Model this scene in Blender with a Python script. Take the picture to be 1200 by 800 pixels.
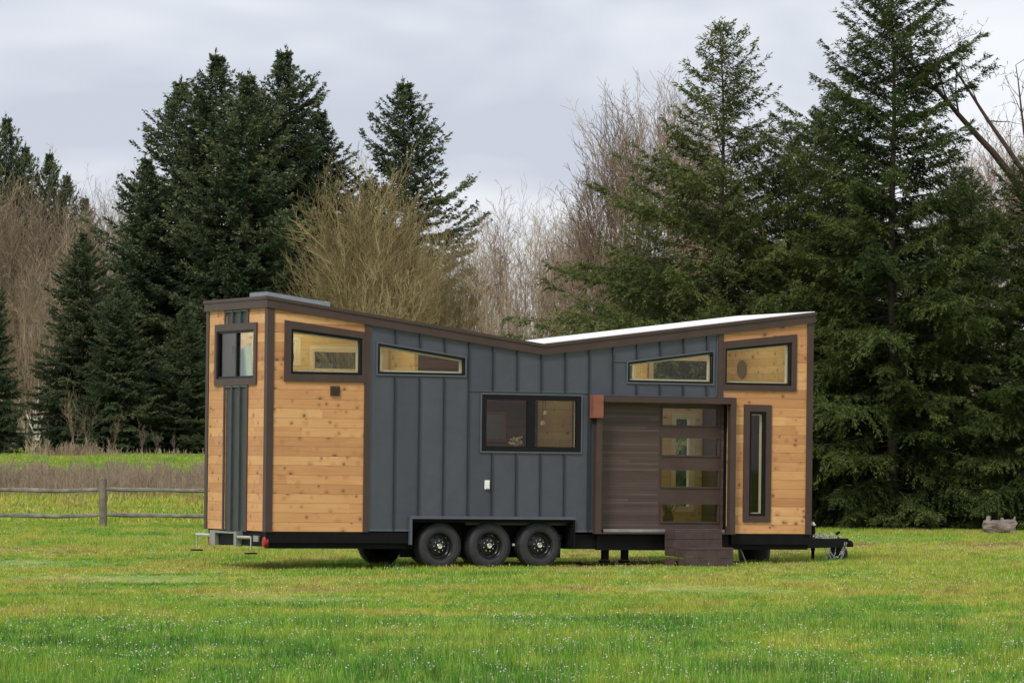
import bpy, bmesh, math
import numpy as np
from mathutils import Vector, Matrix
R = math.radians
for o in list(bpy.data.objects): bpy.data.objects.remove(o)
SC = bpy.context.scene
COL = SC.collection
# ------------------------------------------------------------------ camera
EYE = 1.95
cd = bpy.data.cameras.new('camera'); cam = bpy.data.objects.new('camera', cd); COL.objects.link(cam)
cam.location = (0, 0, EYE); cam.rotation_euler = (R(90), 0, 0)
cd.sensor_width = 36; cd.lens = 155.5; cd.shift_y = 0.0958; cd.clip_end = 6000; cd.clip_start = 0.5
SC.camera = cam
# ------------------------------------------------------------------ light
SUN_AZ, SUN_EL = R(207), R(48)          # azimuth clockwise from +Y
wd = bpy.data.worlds.new('World'); SC.world = wd; wd.use_nodes = True
wt = wd.node_tree; wt.nodes.clear()
def wn(t, **k):
    n = wt.nodes.new(t)
    for a, b in k.items(): setattr(n, a, b)
    return n
sky = wn('ShaderNodeTexSky', sky_type='NISHITA', sun_disc=False, sun_elevation=SUN_EL, sun_rotation=SUN_AZ)
b1 = wn('ShaderNodeBackground'); b1.inputs[1].default_value = 0.06
wt.links.new(sky.outputs[0], b1.inputs[0])
tc = wn('ShaderNodeTexCoord'); mp = wn('ShaderNodeMapping'); mp.inputs['Scale'].default_value = (6, 6, 19)
mp.inputs['Location'].default_value = (2.3, 0.4, 1.35)
wt.links.new(tc.outputs['Generated'], mp.inputs[0])
nz = wn('ShaderNodeTexNoise'); nz.inputs['Scale'].default_value = 1.0; nz.inputs['Detail'].default_value = 4; nz.inputs['Roughness'].default_value = 0.52
nz.inputs['Distortion'].default_value = 0.35
wt.links.new(mp.outputs[0], nz.inputs['Vector'])
cr = wn('ShaderNodeValToRGB'); cr.color_ramp.elements[0].position = 0.40; cr.color_ramp.elements[1].position = 0.62
cr.color_ramp.elements[0].color = (0.47, 0.50, 0.58, 1); cr.color_ramp.elements[1].color = (0.74, 0.755, 0.795, 1)
wt.links.new(nz.outputs['Fac'], cr.inputs[0])
b2 = wn('ShaderNodeBackground'); b2.inputs[1].default_value = 1.0
wt.links.new(cr.outputs[0], b2.inputs[0])
mx = wn('ShaderNodeMixShader'); mx.inputs[0].default_value = 0.90
wo = wn('ShaderNodeOutputWorld')
wt.links.new(b1.outputs[0], mx.inputs[1]); wt.links.new(b2.outputs[0], mx.inputs[2]); wt.links.new(mx.outputs[0], wo.inputs[0])
sl = bpy.data.lights.new('sun', 'SUN'); sl.energy = 2.0; sl.angle = R(14); sl.color = (1, 0.95, 0.87)
so = bpy.data.objects.new('sun', sl); COL.objects.link(so)
sd = Vector((math.sin(SUN_AZ)*math.cos(SUN_EL), math.cos(SUN_AZ)*math.cos(SUN_EL), math.sin(SUN_EL)))
so.rotation_euler = (-sd).to_track_quat('-Z', 'Y').to_euler()
SC.view_settings.view_transform = 'Standard'; SC.view_settings.look = 'None'
SC.view_settings.exposure = 0.42; SC.view_settings.gamma = 1
SC.view_settings.use_curve_mapping = False
SC.render.engine = 'CYCLES'
SC.cycles.max_bounces = 10; SC.cycles.transparent_max_bounces = 16

# ------------------------------------------------------------------ node helpers
def mat(name):
    m = bpy.data.materials.new(name); m.use_nodes = True
    nt = m.node_tree; nt.nodes.clear()
    return m, nt
class G:
    def __init__(s, nt): s.nt = nt
    def n(s, t, ins=None, **k):
        nd = s.nt.nodes.new(t)
        for a, b in k.items(): setattr(nd, a, b)
        for a, b in (ins or {}).items():
            if isinstance(b, bpy.types.NodeSocket): s.nt.links.new(b, nd.inputs[a])
            else: nd.inputs[a].default_value = b
        return nd
    def m(s, op, a, b=0.0, c=0.0):
        return s.n('ShaderNodeMath', {0: a, 1: b, 2: c}, operation=op).outputs[0]
    def ramp(s, f, stops, interp='LINEAR'):
        nd = s.n('ShaderNodeValToRGB', {0: f}); e = nd.color_ramp.elements; nd.color_ramp.interpolation = interp
        while len(e) < len(stops): e.new(0.5)
        for x, (p, c) in zip(e, stops): x.position = p; x.color = (*c, 1) if len(c) == 3 else c
        return nd.outputs[0]
    def mix(s, f, a, b, bt='MIX'):
        nd = s.n('ShaderNodeMix', data_type='RGBA', blend_type=bt)
        for i, v in ((0, f), (6, a), (7, b)):
            if isinstance(v, bpy.types.NodeSocket): s.nt.links.new(v, nd.inputs[i])
            else: nd.inputs[i].default_value = v if i == 0 else (*v, 1)
        return nd.outputs[2]
    def noise(s, v, scale, detail=3, rough=0.5, **k):
        return s.n('ShaderNodeTexNoise', {'Vector': v, 'Scale': scale, 'Detail': detail, 'Roughness': rough}, **k).outputs['Fac']
    def comb(s, x, y, z): return s.n('ShaderNodeCombineXYZ', {0: x, 1: y, 2: z}).outputs[0]
    def out(s, sh): s.n('ShaderNodeOutputMaterial', {0: sh})
    def bsdf(s, **k):
        ins = {a.replace('_', ' '): b for a, b in k.items()}
        return s.n('ShaderNodeBsdfPrincipled', ins).outputs[0]
def simple(name, col, rough=0.6, metal=0.0, var=0.12, scale=6.0, bump=0.0, spec=0.4):
    m, nt = mat(name); g = G(nt)
    co = g.n('ShaderNodeTexCoord').outputs['Object']
    f = g.noise(co, scale, 5, 0.6)
    a = tuple(c*(1-var) for c in col); b = tuple(min(1, c*(1+var)) for c in col)
    c = g.ramp(f, [(0.3, a), (0.7, b)])
    k = dict(Base_Color=c, Roughness=rough, Metallic=metal)
    k['Specular_IOR_Level'] = spec
    if bump:
        k['Normal'] = g.n('ShaderNodeBump', {'Height': g.noise(co, scale*8, 3), 'Strength': bump, 'Distance': 0.01}).outputs[0]
    g.out(g.bsdf(**k)); return m

def wood_boards(name, pitch, light, mid, dark, knots=True, gap=0.035, shine=0.55, vertical=False, z0=0.0):
    m, nt = mat(name); g = G(nt)
    co = g.n('ShaderNodeTexCoord').outputs['Object']
    sp = g.n('ShaderNodeSeparateXYZ', {0: co})
    u = g.m('ADD', sp.outputs[0], sp.outputs[1]); z = g.m('ADD', sp.outputs[2], z0)
    zr = g.m('DIVIDE', z, pitch); row = g.m('FLOOR', zr); fr = g.m('FRACT', zr)
    r1 = g.n('ShaderNodeTexWhiteNoise', {'W': row}, noise_dimensions='1D').outputs[0]
    seg = g.m('FLOOR', g.m('DIVIDE', g.m('ADD', u, g.m('MULTIPLY', r1, 7.0)), 3.9))
    bid = g.m('ADD', g.m('MULTIPLY', row, 13.7), seg)
    rb = g.n('ShaderNodeTexWhiteNoise', {'W': bid}, noise_dimensions='1D').outputs[0]
    gv = g.comb(g.m('ADD', g.m('MULTIPLY', u, 2.2), g.m('MULTIPLY', rb, 40.0)), g.m('MULTIPLY', z, 38.0), bid)
    gr = g.noise(gv, 1.0, 4, 0.6)
    bigv = g.comb(g.m('MULTIPLY', u, 1.1), g.m('MULTIPLY', z, 3.0), g.m('MULTIPLY', bid, 3.1))
    bg = g.noise(bigv, 1.3, 2)
    f = g.m('ADD', g.m('MULTIPLY', rb, 0.46), g.m('ADD', g.m('MULTIPLY', gr, 0.46), g.m('MULTIPLY', bg, 0.34)))
    c = g.ramp(f, [(0.25, light), (0.58, mid), (0.98, dark)])
    if knots:
        kv = g.comb(g.m('MULTIPLY', u, 6.8), g.m('MULTIPLY', z, 7.1), g.m('MULTIPLY', bid, 1.7))
        vo = g.n('ShaderNodeTexVoronoi', {'Vector': kv, 'Scale': 1.0}, voronoi_dimensions='3D')
        kc = g.n('ShaderNodeSeparateColor', {0: vo.outputs['Color']}).outputs[1]
        kd = g.m('ADD', g.m('MULTIPLY', vo.outputs['Distance'], g.m('ADD', 0.6, kc)), g.m('MULTIPLY', g.m('SUBTRACT', gr, 0.5), 0.15))
        halo = g.ramp(kd, [(0.10, (1, 1, 1)), (0.42, (0, 0, 0))])
        core = g.ramp(kd, [(0.09, (1, 1, 1)), (0.17, (0, 0, 0))])
        pick = g.m('GREATER_THAN', g.n('ShaderNodeSeparateColor', {0: vo.outputs['Color']}).outputs[0], 0.22)
        c = g.mix(g.m('MULTIPLY', g.m('MULTIPLY', halo, pick), 0.5), c, tuple(x*0.72 for x in dark))
        c = g.mix(g.m('MULTIPLY', g.m('MULTIPLY', core, pick), 0.8), c, tuple(x*0.28 for x in dark))
    gp = g.m('LESS_THAN', fr, gap)
    c = g.mix(g.m('MULTIPLY', gp, 0.62), c, tuple(x*0.25 for x in dark))
    h = g.m('SUBTRACT', g.m('MULTIPLY', gr, 0.12), gp)
    bp = g.n('ShaderNodeBump', {'Height': h, 'Strength': 0.5, 'Distance': 0.006}).outputs[0]
    g.out(g.bsdf(Base_Color=c, Roughness=shine, Normal=bp)); return m

M = {}
M['cedar'] = wood_boards('cedar', 0.141, (0.74, 0.44, 0.20), (0.61, 0.305, 0.122), (0.40, 0.17, 0.068), z0=-0.02)
M['pine'] = wood_boards('pine', 0.12, (0.74, 0.61, 0.31), (0.68, 0.53, 0.24), (0.56, 0.40, 0.16), gap=0.03)
M['rustic'] = wood_boards('rustic planks', 0.13, (0.19, 0.085, 0.04), (0.11, 0.048, 0.023), (0.05, 0.024, 0.014), knots=False)
M['doorwood'] = wood_boards('dark plank', 0.043, (0.115, 0.074, 0.064), (0.080, 0.049, 0.043), (0.050, 0.030, 0.026), knots=False, gap=0.10, shine=0.6)
M['stepwood'] = simple('composite step', (0.068, 0.045, 0.040), 0.75, var=0.3, scale=9, bump=0.4)
M['darkstepwood'] = M['stepwood']
M['trim'] = simple('brown trim', (0.062, 0.037, 0.031), 0.5, var=0.14, scale=3)
M['blackframe'] = simple('black frame', (0.007, 0.007, 0.008), 0.45, var=0.1, spec=0.2)
M['chassis'] = simple('black steel', (0.006, 0.006, 0.007), 0.6, var=0.3, spec=0.15)
M['rubber'] = simple('rubber', (0.030, 0.030, 0.033), 0.72, var=0.3, scale=14, bump=0.3)
M['rim'] = simple('black rim', (0.012, 0.012, 0.013), 0.25, var=0.2)
M['chrome'] = simple('chrome', (0.75, 0.75, 0.74), 0.22, 1.0, var=0.1)
M['galv'] = simple('galvanised steel', (0.42, 0.42, 0.41), 0.45, 0.8, var=0.2)
M['white'] = simple('white plastic', (0.8, 0.8, 0.8), 0.4, var=0.04)
M['roof'] = simple('white membrane', (0.80, 0.80, 0.80), 0.55, var=0.05)
M['redlens'] = simple('red lens', (0.32, 0.012, 0.015), 0.2, var=0.1)
M['copper'] = simple('copper lamp', (0.24, 0.085, 0.055), 0.55, var=0.25, scale=9)
M['whitetrim'] = simple('pale jamb', (0.72, 0.68, 0.52), 0.5, var=0.05)
M['olivedark'] = simple('dark olive disc', (0.16, 0.14, 0.07), 0.5)
M['skyl'] = simple('skylight frame', (0.19, 0.20, 0.22), 0.4, 0.3, var=0.08)
M['linen'] = simple('linen', (0.78, 0.76, 0.70), 0.9, var=0.06, scale=12, bump=0.3)
M['greensheet'] = simple('pale green fabric', (0.62, 0.80, 0.62), 0.9, var=0.1, scale=4, bump=0.3)
M['orange'] = simple('rust cushion', (0.62, 0.28, 0.09), 0.9, var=0.2)
M['plate'] = simple('cream ceramic', (0.75, 0.68, 0.5), 0.3, var=0.05)
M['leafy'] = simple('dried leaf', (0.42, 0.36, 0.2), 0.8, var=0.3, scale=30)
M['brownpot'] = simple('brown vase', (0.10, 0.06, 0.04), 0.5, var=0.2)
M['cabinet'] = simple('dark cabinet', (0.045, 0.03, 0.022), 0.4, var=0.2)
M['floorw'] = simple('floor boards', (0.30, 0.19, 0.10), 0.5, var=0.2)
M['greywood'] = simple('weathered rail', (0.19, 0.175, 0.15), 0.9, var=0.42, scale=5, bump=0.7)
M['postwood'] = simple('weathered post', (0.17, 0.14, 0.105), 0.9, var=0.4, scale=7, bump=0.7)
M['log'] = simple('dead wood', (0.22, 0.175, 0.155), 0.9, var=0.5, scale=4, bump=0.8)
M['tub'] = simple('black tub', (0.015, 0.016, 0.022), 0.4, var=0.2)

def mk_metal():
    m, nt = mat('charcoal siding'); g = G(nt)
    co = g.n('ShaderNodeTexCoord').outputs['Object']
    sp = g.n('ShaderNodeSeparateXYZ', {0: co})
    pan = g.m('FLOOR', g.m('DIVIDE', g.m('SUBTRACT', sp.outputs[0], 1.643), 0.403))
    rb = g.n('ShaderNodeTexWhiteNoise', {'W': pan}, noise_dimensions='1D').outputs[0]
    f = g.noise(co, 2.2, 5, 0.6); f2 = g.noise(co, 90, 2, 0.6)
    k = g.m('ADD', g.m('MULTIPLY', rb, 0.25), g.m('ADD', g.m('MULTIPLY', f, 0.55), g.m('MULTIPLY', f2, 0.28)))
    c = g.ramp(k, [(0.2, (0.050, 0.055, 0.072)), (0.85, (0.086, 0.092, 0.116))])
    bp = g.n('ShaderNodeBump', {'Height': g.noise(co, 2.1, 3), 'Strength': 0.6, 'Distance': 0.03}).outputs[0]
    g.out(g.bsdf(Base_Color=c, Roughness=0.48, Metallic=0.15, Normal=bp)); return m
M['metal'] = mk_metal()
M['metaltrim'] = simple('charcoal flashing', (0.10, 0.112, 0.135), 0.4, 0.2, var=0.08)
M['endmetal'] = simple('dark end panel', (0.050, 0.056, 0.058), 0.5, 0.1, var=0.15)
M['seam'] = simple('shaded seam', (0.030, 0.034, 0.043), 0.5, 0.1, var=0.1)  # siding ribs coloured darker, the shadow lines beside the seams put into the colour
def mk_glass(name, tint, refl=1.0):
    m, nt = mat(name); g = G(nt)
    lw = g.n('ShaderNodeFresnel', {'IOR': 1.6}).outputs[0]
    f = g.m('MULTIPLY', lw, refl)
    t = g.n('ShaderNodeBsdfTransparent', {0: (*tint, 1)}).outputs[0]
    s = g.n('ShaderNodeBsdfGlossy', {'Roughness': 0.02, 'Color': (0.9, 0.93, 0.95, 1)}).outputs[0]
    g.out(g.n('ShaderNodeMixShader', {0: f, 1: t, 2: s}).outputs[0]); return m
M['glass'] = mk_glass('glass', (0.93, 0.93, 0.89), 0.34)
M['screen'] = mk_glass('insect screen', (0.42, 0.43, 0.40), 0.6)

def foliage(name, stops, trans=0.25, nscale=0.5, tipcol=None):
    m, nt = mat(name); g = G(nt)
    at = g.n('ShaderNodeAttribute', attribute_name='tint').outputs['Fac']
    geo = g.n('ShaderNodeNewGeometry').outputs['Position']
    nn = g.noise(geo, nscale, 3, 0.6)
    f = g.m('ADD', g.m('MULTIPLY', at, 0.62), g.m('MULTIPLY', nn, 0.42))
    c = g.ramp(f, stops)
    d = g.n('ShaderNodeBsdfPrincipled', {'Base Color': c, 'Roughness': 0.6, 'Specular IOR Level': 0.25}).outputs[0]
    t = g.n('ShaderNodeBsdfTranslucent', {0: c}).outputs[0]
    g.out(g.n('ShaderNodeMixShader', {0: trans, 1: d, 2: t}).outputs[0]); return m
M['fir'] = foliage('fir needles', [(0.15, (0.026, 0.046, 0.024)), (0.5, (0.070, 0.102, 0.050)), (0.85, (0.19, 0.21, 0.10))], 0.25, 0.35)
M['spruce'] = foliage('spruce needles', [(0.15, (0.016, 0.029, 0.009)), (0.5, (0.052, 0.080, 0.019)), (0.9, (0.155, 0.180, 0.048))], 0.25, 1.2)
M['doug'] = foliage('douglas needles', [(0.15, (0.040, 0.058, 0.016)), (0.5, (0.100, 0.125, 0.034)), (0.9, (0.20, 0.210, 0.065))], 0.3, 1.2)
M['bark'] = simple('bark', (0.085, 0.065, 0.050), 0.9, var=0.4, scale=8, bump=0.6)
M['greybark'] = simple('grey bark', (0.34, 0.29, 0.22), 0.9, var=0.3, scale=6)
M['birch'] = simple('pale birch bark', (0.55, 0.53, 0.48), 0.8, var=0.3, scale=3)
M['deadbark'] = simple('reddish dead bark', (0.075, 0.045, 0.036), 0.9, var=0.45, scale=2.5)
M['twig_olive'] = foliage('olive twigs', [(0.15, (0.10, 0.085, 0.04)), (0.5, (0.26, 0.20, 0.09)), (0.85, (0.50, 0.40, 0.22))], 0, 0.6)
M['twig_brown'] = foliage('brown twigs', [(0.15, (0.10, 0.075, 0.052)), (0.5, (0.26, 0.19, 0.125)), (0.85, (0.48, 0.38, 0.27))], 0, 0.4)
M['twig_pink'] = foliage('pale twigs', [(0.15, (0.12, 0.085, 0.06)), (0.5, (0.30, 0.215, 0.15)), (0.85, (0.52, 0.42, 0.31))], 0, 0.5)
M['weed'] = foliage('dead weed stems', [(0.1, (0.17, 0.12, 0.09)), (0.5, (0.29, 0.215, 0.16)), (0.95, (0.44, 0.35, 0.25))], 0.1, 0.5)
M['moss'] = foliage('mossy leaves', [(0.1, (0.10, 0.12, 0.03)), (0.5, (0.18, 0.19, 0.05)), (0.95, (0.26, 0.25, 0.08))], 0.3, 0.7)

# meadow colour in world space, shared by soil sheet and blades
def meadow_colour(g, tipsoil):
    geo = g.n('ShaderNodeNewGeometry').outputs['Position']
    sp = g.n('ShaderNodeSeparateXYZ', {0: geo})
    v1 = g.n('ShaderNodeMapping', {'Vector': geo, 'Rotation': (0, 0, R(18)), 'Scale': (0.55, 0.16, 1)}).outputs[0]
    n1 = g.noise(v1, 1.0, 4, 0.55)
    v2 = g.n('ShaderNodeMapping', {'Vector': geo, 'Scale': (1.9, 0.9, 0.01), 'Location': (11, 4, 0)}).outputs[0]
    n2 = g.noise(v2, 1.0, 4, 0.65)
    v3 = g.n('ShaderNodeMapping', {'Vector': geo, 'Rotation': (0, 0, R(-58)), 'Scale': (0.10, 0.9, 0.01)}).outputs[0]
    n3 = g.noise(v3, 1.0, 3, 0.5)
    # depth dependent mix: lush long grass near the viewer, mossy lawn round the house, lush again beyond
    dn = g.ramp(g.m('DIVIDE', sp.outputs[1], 320.0), [(0.0, (0.15,)*3), (0.135, (0.24,)*3), (0.175, (0.56,)*3), (0.25, (0.58,)*3), (0.31, (0.42,)*3), (0.36, (0.55,)*3), (0.40, (0.72,)*3), (0.48, (0.5,)*3), (0.60, (0.36,)*3), (0.9, (0.45,)*3)])
    f = g.m('ADD', dn, g.m('ADD', g.m('MULTIPLY', g.m('SUBTRACT', n1, 0.5), 1.5), g.m('ADD', g.m('MULTIPLY', g.m('SUBTRACT', n2, 0.5), 1.2), g.m('MULTIPLY', g.m('SUBTRACT', n3, 0.5), 1.5))))
    c = g.ramp(f, [(0.0, (0.080, 0.215, 0.032)), (0.22, (0.160, 0.345, 0.044)), (0.44, (0.275, 0.395, 0.045)), (0.72, (0.43, 0.425, 0.080)), (1.0, (0.31, 0.24, 0.105))])
    v4 = g.n('ShaderNodeMapping', {'Vector': geo, 'Scale': (4.2, 1.3, 0.01), 'Location': (3, 8, 0)}).outputs[0]
    n4 = g.noise(v4, 1.0, 3, 0.7)
    c = g.mix(1.0, c, g.ramp(n4, [(0.30, (0.66,)*3), (0.50, (1.0,)*3), (0.72, (1.28,)*3)]), 'MULTIPLY')
    return c, geo
def mk_grass():
    m, nt = mat('grass blades'); g = G(nt)
    c, geo = meadow_colour(g, 0)
    at = g.n('ShaderNodeAttribute', attribute_name='tint').outputs['Fac']
    c = g.mix(g.m('MULTIPLY', g.m('GREATER_THAN', at, 0.86), 0.55), c, (0.42, 0.36, 0.17))
    k = g.ramp(at, [(0.0, (0.62,)*3), (0.85, (1.35,)*3)])
    c = g.mix(1.0, c, k, 'MULTIPLY')
    d = g.n('ShaderNodeBsdfPrincipled', {'Base Color': c, 'Roughness': 0.6, 'Specular IOR Level': 0.12}).outputs[0]
    t = g.n('ShaderNodeBsdfTranslucent', {0: c}).outputs[0]
    g.out(g.n('ShaderNodeMixShader', {0: 0.35, 1: d, 2: t}).outputs[0]); return m
M['grass'] = mk_grass()
def mk_soil():
    m, nt = mat('meadow soil'); g = G(nt)
    c, geo = meadow_colour(g, 1)
    c = g.mix(0.35, c, (0.10, 0.085, 0.04))
    g.out(g.bsdf(Base_Color=c, Roughness=0.95)); return m
M['soil'] = mk_soil()
def mk_petal():
    m, nt = mat('daisy petals'); g = G(nt)
    at = g.n('ShaderNodeAttribute', attribute_name='tint').outputs['Fac']
    c = g.ramp(at, [(0.0, (0.42, 0.38, 0.28)), (0.5, (0.60, 0.57, 0.48)), (0.97, (0.80, 0.80, 0.76))])
    g.out(g.bsdf(Base_Color=c, Roughness=0.7)); return m
M['petal'] = mk_petal()

# ------------------------------------------------------------------ object helpers
def tag(o, label=None, cat=None, group=None, kind=None):
    if label: o['label'] = label
    if cat: o['category'] = cat
    if group: o['group'] = group
    if kind: o['kind'] = kind
    return o
def empty(name, loc=(0, 0, 0), rot=(0, 0, 0), **k):
    o = bpy.data.objects.new(name, None); COL.objects.link(o); o.location = loc; o.rotation_euler = rot
    o.empty_display_size = 0.2
    return tag(o, **k)
def obj(name, bm, m, parent=None, bevel=0, smooth=False, **k):
    me = bpy.data.meshes.new(name)
    bmesh.ops.recalc_face_normals(bm, faces=bm.faces[:])
    bm.to_mesh(me); bm.free()
    me.materials.append(M[m])
    o = bpy.data.objects.new(name, me); COL.objects.link(o)
    if parent: o.parent = parent
    if smooth:
        for p in me.polygons: p.use_smooth = True
    if bevel:
        md = o.modifiers.new('bevel', 'BEVEL'); md.width = bevel; md.segments = 2; md.limit_method = 'ANGLE'
    return tag(o, **k)
def objs(name, bm, m, parent=None, **k):
    """one object per separate piece (pieces whose boxes touch stay together)"""
    bm.verts.ensure_lookup_table(); seen = set(); isl = []
    for v in bm.verts:
        if v.index in seen: continue
        st = [v]; c = set()
        while st:
            w = st.pop()
            if w in c: continue
            c.add(w); st += [e.other_vert(w) for e in w.link_edges]
        bm.verts.index_update()
        seen |= {w.index for w in c}; isl.append(c)
    bb = [[min(w.co[i] for w in c)-0.0025 for i in range(3)]+[max(w.co[i] for w in c)+0.0025 for i in range(3)] for c in isl]
    grp = list(range(len(isl)))
    def find(i):
        while grp[i] != i: i = grp[i]
        return i
    for i in range(len(isl)):
        for j in range(i):
            if all(bb[i][k_] <= bb[j][k_+3] and bb[j][k_] <= bb[i][k_+3] for k_ in range(3)): grp[find(i)] = find(j)
    out = []
    for g_ in sorted({find(i) for i in range(len(isl))}):
        vs = set().union(*[isl[i] for i in range(len(isl)) if find(i) == g_]); nb = bmesh.new(); mp_ = {v: nb.verts.new(v.co) for v in vs}
        for f in bm.faces:
            if f.verts[0] in vs: nb.faces.new([mp_[v] for v in f.verts])
        out.append(obj(name, nb, m, parent, **k))
    bm.free(); return out
def box(bm, x0, x1, y0, y1, z0, z1):
    hexa(bm, [(x0, y0, z0), (x1, y0, z0), (x1, y1, z0), (x0, y1, z0), (x0, y0, z1), (x1, y0, z1), (x1, y1, z1), (x0, y1, z1)])
def hexa(bm, p):
    v = [bm.verts.new(q) for q in p]
    for f in ((3, 2, 1, 0), (4, 5, 6, 7), (0, 1, 5, 4), (1, 2, 6, 5), (2, 3, 7, 6), (3, 0, 4, 7)): bm.faces.new([v[i] for i in f])
def B(): return bmesh.new()
def boxo(name, m, parent, *b, bevel=0, **k):
    bm = B(); box(bm, *b); return obj(name, bm, m, parent, bevel=bevel, **k)
def cyl(bm, p0, p1, r0, r1=None, n=16, caps=True):
    r1 = r0 if r1 is None else r1
    p0, p1 = Vector(p0), Vector(p1); d = (p1-p0).normalized()
    a = d.orthogonal().normalized(); b = d.cross(a)
    A = [bm.verts.new(p0+(a*math.cos(t)+b*math.sin(t))*r0) for t in [2*math.pi*i/n for i in range(n)]]
    C = [bm.verts.new(p1+(a*math.cos(t)+b*math.sin(t))*r1) for t in [2*math.pi*i/n for i in range(n)]]
    for i in range(n): bm.faces.new([A[i], A[(i+1) % n], C[(i+1) % n], C[i]])
    if caps: bm.faces.new(A[::-1]); bm.faces.new(C)
def lathe(bm, prof, c, axis='y', n=40):
    """prof: list of (r, h) revolved about an axis through c"""
    rings = []
    for r, h in prof:
        ring = []
        for i in range(n):
            t = 2*math.pi*i/n; a, b = r*math.cos(t), r*math.sin(t)
            p = {'y': (a, h, b), 'z': (a, b, h), 'x': (h, a, b)}[axis]
            ring.append(bm.verts.new((c[0]+p[0], c[1]+p[1], c[2]+p[2])))
        rings.append(ring)
    for A, C in zip(rings, rings[1:]):
        for i in range(n): bm.faces.new([A[i], A[(i+1) % n], C[(i+1) % n], C[i]])
    for rg, (r_, h_) in ((rings[0], prof[0]), (rings[-1], prof[-1])):
        if r_ < 0.06: bm.faces.new(rg)
def tube_path(bm, pts, r, n=6):
    for a, b in zip(pts, pts[1:]): cyl(bm, a, b, r, r, n)

def npmesh(name, V, quads, m, parent=None, tris=None, tint=None, smooth=False, link=True, **k):
    """fast mesh from numpy arrays"""
    V = np.asarray(V, np.float32); me = bpy.data.meshes.new(name)
    loops, starts, tot = [], [], 0
    if quads is not None and len(quads):
        loops.append(quads.ravel()); starts.append(np.arange(len(quads))*4); tot = len(quads)*4
    if tris is not None and len(tris):
        loops.append(tris.ravel()); starts.append(tot+np.arange(len(tris))*3)
    L = np.concatenate(loops).astype(np.int32); S = np.concatenate(starts).astype(np.int32)
    me.vertices.add(len(V)); me.vertices.foreach_set('co', V.ravel())
    me.loops.add(len(L)); me.loops.foreach_set('vertex_index', L)
    me.polygons.add(len(S)); me.polygons.foreach_set('loop_start', S)
    me.update(calc_edges=True)
    if tint is not None:
        a = me.attributes.new('tint', 'FLOAT', 'POINT'); a.data.foreach_set('value', np.asarray(tint, np.float32))
    if smooth: me.polygons.foreach_set('use_smooth', np.ones(len(S), bool))
    me.materials.append(M[m])
    o = bpy.data.objects.new(name, me)
    if link: COL.objects.link(o)
    if parent: o.parent = parent
    return tag(o, **k)

# ------------------------------------------------------------------ ground
def gz(y):
    y = np.asarray(y, float)
    return np.clip((y-104)*0.0052, 0, 1.25) + np.clip((y-104)/10, 0, 1)*0
ys = np.concatenate([np.linspace(-60, 30, 10), np.linspace(32, 360, 120), np.geomspace(380, 4000, 14)])
xs = np.concatenate([-np.geomspace(3000, 60, 10), np.linspace(-55, 55, 80), np.geomspace(60, 3000, 10)])
rg = np.random.default_rng(3)
X, Y = np.meshgrid(xs, ys)
Z = gz(Y) + 0.012*np.sin(X*0.9+Y*0.31)+0.012*np.sin(Y*0.7-X*0.4)
nx = len(xs)
q = np.array([[j*nx+i, j*nx+i+1, (j+1)*nx+i+1, (j+1)*nx+i] for j in range(len(ys)-1) for i in range(nx-1)])
npmesh('ground', np.stack([X, Y, Z], -1).reshape(-1, 3), q, 'soil', smooth=True, kind='structure')

# ------------------------------------------------------------------ the tiny house
TH, TILT = 0.42315, 0.01285
HOUSE = empty('tiny_house', (-3.663, 65.724, 0), (0, TILT, TH), label='butterfly-roofed tiny house on wheels in charcoal metal and cedar, parked on the lawn', cat='tiny house')
HL, HW, KX = 9.14, 2.59, 4.485          # length, width, valley position
def ztop(x):                            # underside of the fascia line
    return 3.915-(3.915-3.305)*x/KX if x < KX else 3.305+(3.90-3.305)*(x-KX)/(HL-KX)
def lin(x0, z0, x1, z1): return lambda x: z0+(z1-z0)*(x-x0)/(x1-x0)
def slab(bm, x0, x1, zb, zt, holes, d0, d1, mp=lambda u, d, z: (u, d, z)):
    """wall with holes; zb/zt and the holes' edges are functions (or numbers) of u"""
    F = lambda f, x: f(x) if callable(f) else f
    br = {x0, x1}
    if x0 < KX < x1 and callable(zt) and zt is ztop: br.add(KX)
    for h in holes:
        for x in h[:2]:
            if x0 < x < x1: br.add(x)
    br = sorted(br)
    for a, b in zip(br, br[1:]):
        m = (a+b)/2
        hs = sorted([h for h in holes if h[0] < m < h[1]], key=lambda h: F(h[2], m))
        lo = zb
        for h in hs+[None]:
            hi = zt if h is None else h[2]
            za, zb_, zc, zd = F(lo, a), F(lo, b), F(hi, b), F(hi, a)
            if zd-za > 1e-4 or zc-zb_ > 1e-4:
                hexa(bm, [mp(a, d0, za), mp(b, d0, zb_), mp(b, d1, zb_), mp(a, d1, za), mp(a, d0, zd), mp(b, d0, zc), mp(b, d1, zc), mp(a, d1, zd)])
            if h is not None: lo = (lambda x, p=lo, q=h[3]: max(F(p, x), F(q, x)))
def frame(bm, x0, x1, zb, zt, w, d0, d1, mp=lambda u, d, z: (u, d, z), wt=None):
    """picture frame whose top edge may slope; w = width"""
    F = lambda f, x: f(x) if callable(f) else f
    t = wt or w
    slab(bm, x0, x1, zb, zt, [(x0+w, x1-w, zb+w, lambda x: F(zt, x)-t)], d0, d1, mp)
ENDM = lambda u, d, z: (d, u, z)        # left end wall: u runs along y, depth along x
RENDM = lambda u, d, z: (HL-d, u, z)
BACKM = lambda u, d, z: (u, HW-d, z)
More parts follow.
